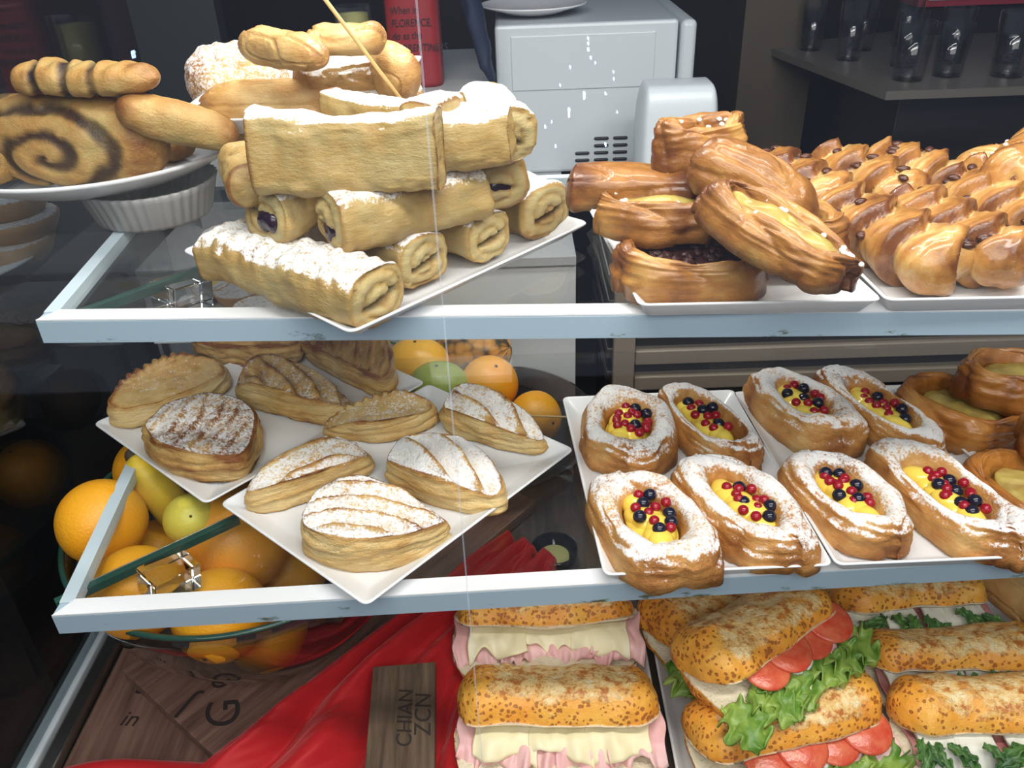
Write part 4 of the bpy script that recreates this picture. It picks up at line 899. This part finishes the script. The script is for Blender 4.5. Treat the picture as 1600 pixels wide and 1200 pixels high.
# second fruit dish at the back
bowl('fruit_dish', [(0, 0), (.075, 0), (.08, .003), (.13, .022), (.165, .055), (.167, .057), (.163, .057), (.127, .026), (.078, .006), (0, .005)], 'smokeglass', (-.055, 1.03, ZD), 'brown smoked glass dish holding oranges and pineapple at the back')
G = 'fruit in the smoked dish'
fruit('orange', 'orange', 765, 600, 1.22, .042, 'bright orange in the smoked dish beside the pineapple', 'orange', G, rot=(.3, .3, 0))
fruit('orange', 'orange', 836, 652, 1.19, .038, 'orange at the right end of the smoked dish', 'orange', G, rot=(.8, 1.3, 0))
fruit('mango', 'mangoy', 652, 570, 1.24, .043, 'yellow-orange mango at the left of the smoked dish', 'mango', G, (1.15, 1, .95))
fruit('mango', 'mango', 685, 602, 1.20, .040, 'green mango in front of the yellow one', 'mango', G, (1.1, 1, .85))
def pine():
    m = mat('pineapple_skin', (.4, .2, .05), .5); nt = m.node_tree; b = nt.nodes['Principled BSDF']; v = coords(nt, (1, 1, 1), False)
    vo = nt.nodes.new('ShaderNodeTexVoronoi'); vo.inputs['Scale'].default_value = 62; nt.links.new(v, vo.inputs['Vector'])
    nt.links.new(ramp(nt, vo.outputs['Distance'], [(.1, (.55, .27, .05)), (.45, (.42, .20, .04)), (.75, (.05, .04, .02))]), b.inputs['Base Color']); return m
pa = empty('pineapple', tuple(aty(735, 556, 1.11)), (0, math.pi/2-.35, -.25)); tag(pa, 'pineapple lying in the smoked dish with leafy crown', 'pineapple')
M['pineapple'] = pine(); V, Fc = ball(.048, 1, 1, 1.35, 60, 90); th = np.arctan2(V[:, 1], V[:, 0]); V *= (1+.035*np.abs(np.sin(th*7+V[:, 2]*70))*np.abs(np.sin(th*7-V[:, 2]*70)))[:, None]; mk('fruit_body', V, Fc, 'pineapple', pa)
for k in range(14):
    a = k*2.4; sp = .25+.05*(k % 5)
    def fn(u, v, a=a, sp=sp):
        w = .010*(1-u)*(v*2-1); rr2 = .012+u*.07*sp*1.6; zz = -.058-u*.075*(1-sp*.5)
        return np.stack([rr2*math.cos(a)-w*math.sin(a), rr2*math.sin(a)+w*math.cos(a), zz+0*v+.004*(v*2-1)**2], 1)
    mk('crown_leaf', *sheet(10, 4, fn, .001), 'rocket', pa)

# ------------------------------------------------------------------ wood planks, cloth, tealight
def plank(name, A, d, L, wd, th, z, m, label):
    a = math.atan2(d[1], d[0]); o = empty(name, (A[0], A[1], z), (0, 0, a)); tag(o, label, 'board')
    box('board_body', (0, L, -wd, 0, 0, th), m, o, .0015); return o
A = at(190, 1046, ZD+.018); B = at(350, 1196, ZD+.018); w = B-A; wd = float(np.linalg.norm(w)); dr = np.array([-w[1], w[0]])/wd
pk = plank('wooden_board', A, dr, .50, wd, .016, ZD+.002, 'wood', 'large diagonal walnut board with burnt script under the fruit bowl')
for s, x, y, sz, rz in (('G', .035, -.165, .05, .9), ('c', .06, -.115, .036, 1.2), ('J', .03, -.10, .04, 2.), ('a', .155, -.155, .028, .2), ('&', .20, -.150, .036, .1), ('G', .245, -.150, .036, .1), ('1', .285, -.150, .034, .1), ('9', .315, -.150, .034, .1)):
    text(s, sz, 'burn', pk, (x, y, .0161), (0, 0, rz))
p2 = plank('wooden_board', at(222, 990, ZD), np.array([.35, -.94]), .33, .19, .012, ZD+.0005, 'wood', 'reddish walnut board with burnt letters at the bottom left')
p2.location = (-.472, .95, ZD+.0005); p2.rotation_euler = (0, 0, -math.pi/2)
p2.children[0].scale = (1.33, -1.15, .08)
for s, x, y, sz in (('SC', .345, .035, .030), ('in', .385, .035, .026), ('C', .40, .105, .045)): text(s, sz, 'burn', p2, (x, y, .0011), (0, 0, math.pi/2-.1))
p3 = empty('wooden_board', tuple(at(632, 1150, ZD+.03))[:2]+(ZD+.010,), (0, 0, .07)); tag(p3, 'small oak board with upright burnt wine lettering beside the white tray', 'board')
box('board_body', (-.032, .032, -.14, .066, 0, .016), 'wood2', p3, .001)
p3.children[0].data.materials.clear(); p3.children[0].data.materials.append(wood('weathered_oak_upright', (.045, .03, .02), (.13, .085, .055), (.22, .15, .10), sc=(40, 3, 40)))
text('CHIAN', .021, 'burn', p3, (.010, -.032, .0161), (0, 0, math.pi/2)); text('ZCN', .023, 'burn', p3, (.028, -.022, .0161), (0, 0, math.pi/2))
def cloth(u, v):
    A, B = np.array([-.035, .815]), np.array([.035, .770]); C, D = np.array([-.350, .455]), np.array([-.08, .40])
    P = (A[None]*(1-v)[:, None]+B[None]*v[:, None])*(1-u)[:, None]+(C[None]*(1-v)[:, None]+D[None]*v[:, None])*u[:, None]
    wv = .018*np.sin(u*7+1.)*np.sin(np.pi*u); P[:, 0] += wv; P[:, 1] += wv
    q = v*3.2+.9*u+.35*np.sin(u*5)+.25*vn(np.stack([u*3, v*3, 0*u], 1), 2)
    fold = np.abs(np.sin(q*np.pi))**1.3
    f2 = np.abs(np.sin((v*4.5+1.5*u+.6*vn(np.stack([u*5, v*4, 0*u], 1), 12))*np.pi))
    z = ZD+.020+.030*fold*(.5+.5*np.clip(u*2, 0, 1))*(1-.25*v)+.0035*f2+.004*vn(np.stack([u*9+v*10, v*9-u*3, 0*u], 1), 5)+.0012*vn(np.stack([u*40+v*40, v*30, 0*u], 1), 7)
    z -= .016*np.exp(-(v/.04)**2)+.02*np.exp(-((1-v)/.03)**2)
    z = np.where(v > .50, np.minimum(z, ZD+.034), z)
    return np.stack([P[:, 0], P[:, 1], z], 1)
V, Fc = sheet(170, 110, cloth, .0008); tag(mk('satin_cloth', V, Fc, 'satin'), 'crumpled red satin cloth running diagonally across the deck', 'cloth')
p3.location.z = ZD+.040
def cloth2(u, v):
    return np.stack([-.468+.30*u, .505-.10*v+.01*np.sin(u*6), ZD+.016+.003*np.sin(u*14+v*5)+.002*np.sin(v*20)], 1)
V, Fc = sheet(60, 30, cloth2, .0008); tag(mk('satin_cloth', V, Fc, 'satin'), 'strip of red satin cloth at the bottom left corner of the deck', 'cloth')
tl = empty('tealight_holder', tuple(at(866, 880, ZD))[:2]+(ZD,)); tag(tl, 'small round clear glass tealight holder on the deck by the red cloth', 'candle holder')
mk('glass_cup', *lathe([(0, 0), (.024, 0), (.027, .004), (.030, .026), (.028, .026), (.025, .006), (0, .005)], 36), 'bowlglass', tl); mk('wax', *lathe([(0, .006), (.019, .006), (.019, .014), (0, .014)], 28), 'candle', tl)

# ------------------------------------------------------------------ tarts
def tart(x, y, z, r, seed, label, group, parent=None, lemon=False):
    V, Fc = lathe([(0, 0), (r*.72, 0), (r*.80, .004), (r*.98, r*.50), (r, r*.56), (r*.94, r*.56), (r*.86, r*.48), (r*.5, r*.54), (0, r*.58)], 72, rib=(.02, 24))
    N = normals(V, Fc); V = V+N*(fbm(V*80, seed, 2)*.0012)[:, None]; N = normals(V, Fc)
    o = mk('small_tart', V, Fc, 'tart', None, dict(brown=.35, sugar=sst(.4, .9, N[:, 2])*.8, dark=0), loc=(x, y, z)); tag(o, label, 'tart', group)
    if lemon: b = ball(r*.45, 1, 1, .35, 8, 16); mk('lemon_filling', b[0]+np.array([0, 0, r*.56]), b[1], 'yolk', o)
G = 'small tarts behind the shelves'
ts = empty('tart_stand', (-.38, 1.06, ZD)); tag(ts, 'low white stand with sugared tarts behind the lower shelf', 'stand')
box('stand_top', (-.10, .13, -.10, .10, .242, .249), 'porcelain', ts)
for sx in (-.09, .12):
    for sy in (-.09, .09): box('leg', (sx-.004, sx+.004, sy-.004, sy+.004, 0, .242), 'steel', ts)
ty = [(370, 455, 1.10, .032, 'sugared tart just left of the square plate seen through the shelf', 0), (325, 445, 1.10, .032, 'tart with a lemon filling behind the clear clip', 1), (400, 480, 1.10, .032, 'tart half hidden under the square plate', 0), (300, 465, 1.10, .030, 'sugared tart behind the acrylic clip', 0), (350, 330, 1.10, .040, 'sugared tart near the ribbed bowl', 0), (352, 368, 1.10, .038, 'second sugared tart near the ribbed bowl', 0), (440, 490, 1.10, .032, 'tart at the right end under the square plate', 0)]
for i, (px, py, zz, r_, lb_, lm) in enumerate(ty):
    q = at(px, py, zz+.015)
    q = aty(px, py, 1.27 if py > 400 else 1.34) if False else q
    tart(q[0], q[1], 1.10, r_, i, lb_, G, None, lm)
sd = empty('side_counter', (-.80, 1.05, 0)); tag(sd, 'dark side counter beyond the left glass', 'counter')
box('counter_body', (-.35, .20, -.35, .38, 0, 1.20), 'black_gloss', sd); 
ob = mk('tart_plate', *lathe([(0, 0), (.08, 0), (.13, .012), (.131, .015), (.08, .006), (0, .005)], 60), 'porcelain', loc=(-.735, .98, 1.20)); tag(ob, 'round white plate beyond the side glass at the left edge', 'plate')
G = 'flat sugared tarts beyond the side glass'
for i, (px, py, zz, lb_) in enumerate(((20, 375, 1.235, 'flat sugared tart lowest of the three at the left edge'), (30, 340, 1.262, 'flat sugared tart in the middle of the three at the left edge'), (0, 312, 1.289, 'flat sugared tart topmost at the left edge'))):
    q = at(px, py, zz+.012); V, Fc = lathe([(0, 0), (.045, 0), (.052, .014), (.054, .022), (.05, .024), (0, .022)], 64, rib=(.015, 26)); N = normals(V, Fc)
    tag(mk('flat_tart', V, Fc, 'tart', None, dict(brown=.4, sugar=sst(.4, .9, N[:, 2])*.8, dark=0), loc=(-.645+.008*i-.02*(i == 2), 1.00+.012*i, 1.206+i*.0245)), lb_, 'tart', G)
# skewers
def rod(name, A, B, r, m, label):
    d = Vector(B)-Vector(A); V, Fc = lathe([(0, 0), (r*.5, 0), (r, .006), (r, d.length), (0, d.length)], 14)
    o = mk(name, V, Fc, m, loc=tuple(A), rot=d.to_track_quat('Z', 'Y').to_euler()); return tag(o, label, 'skewer')
rod('wooden_skewer', aty(636, 168, .735), aty(498, -14, .69), .0016, 'stick', 'long bamboo skewer stuck into the top puff rolls')
rod('wooden_skewer', aty(822, 650, .86), aty(905, 652, .84), .0012, 'stick', 'short bamboo skewer poking out beside the berry tray')
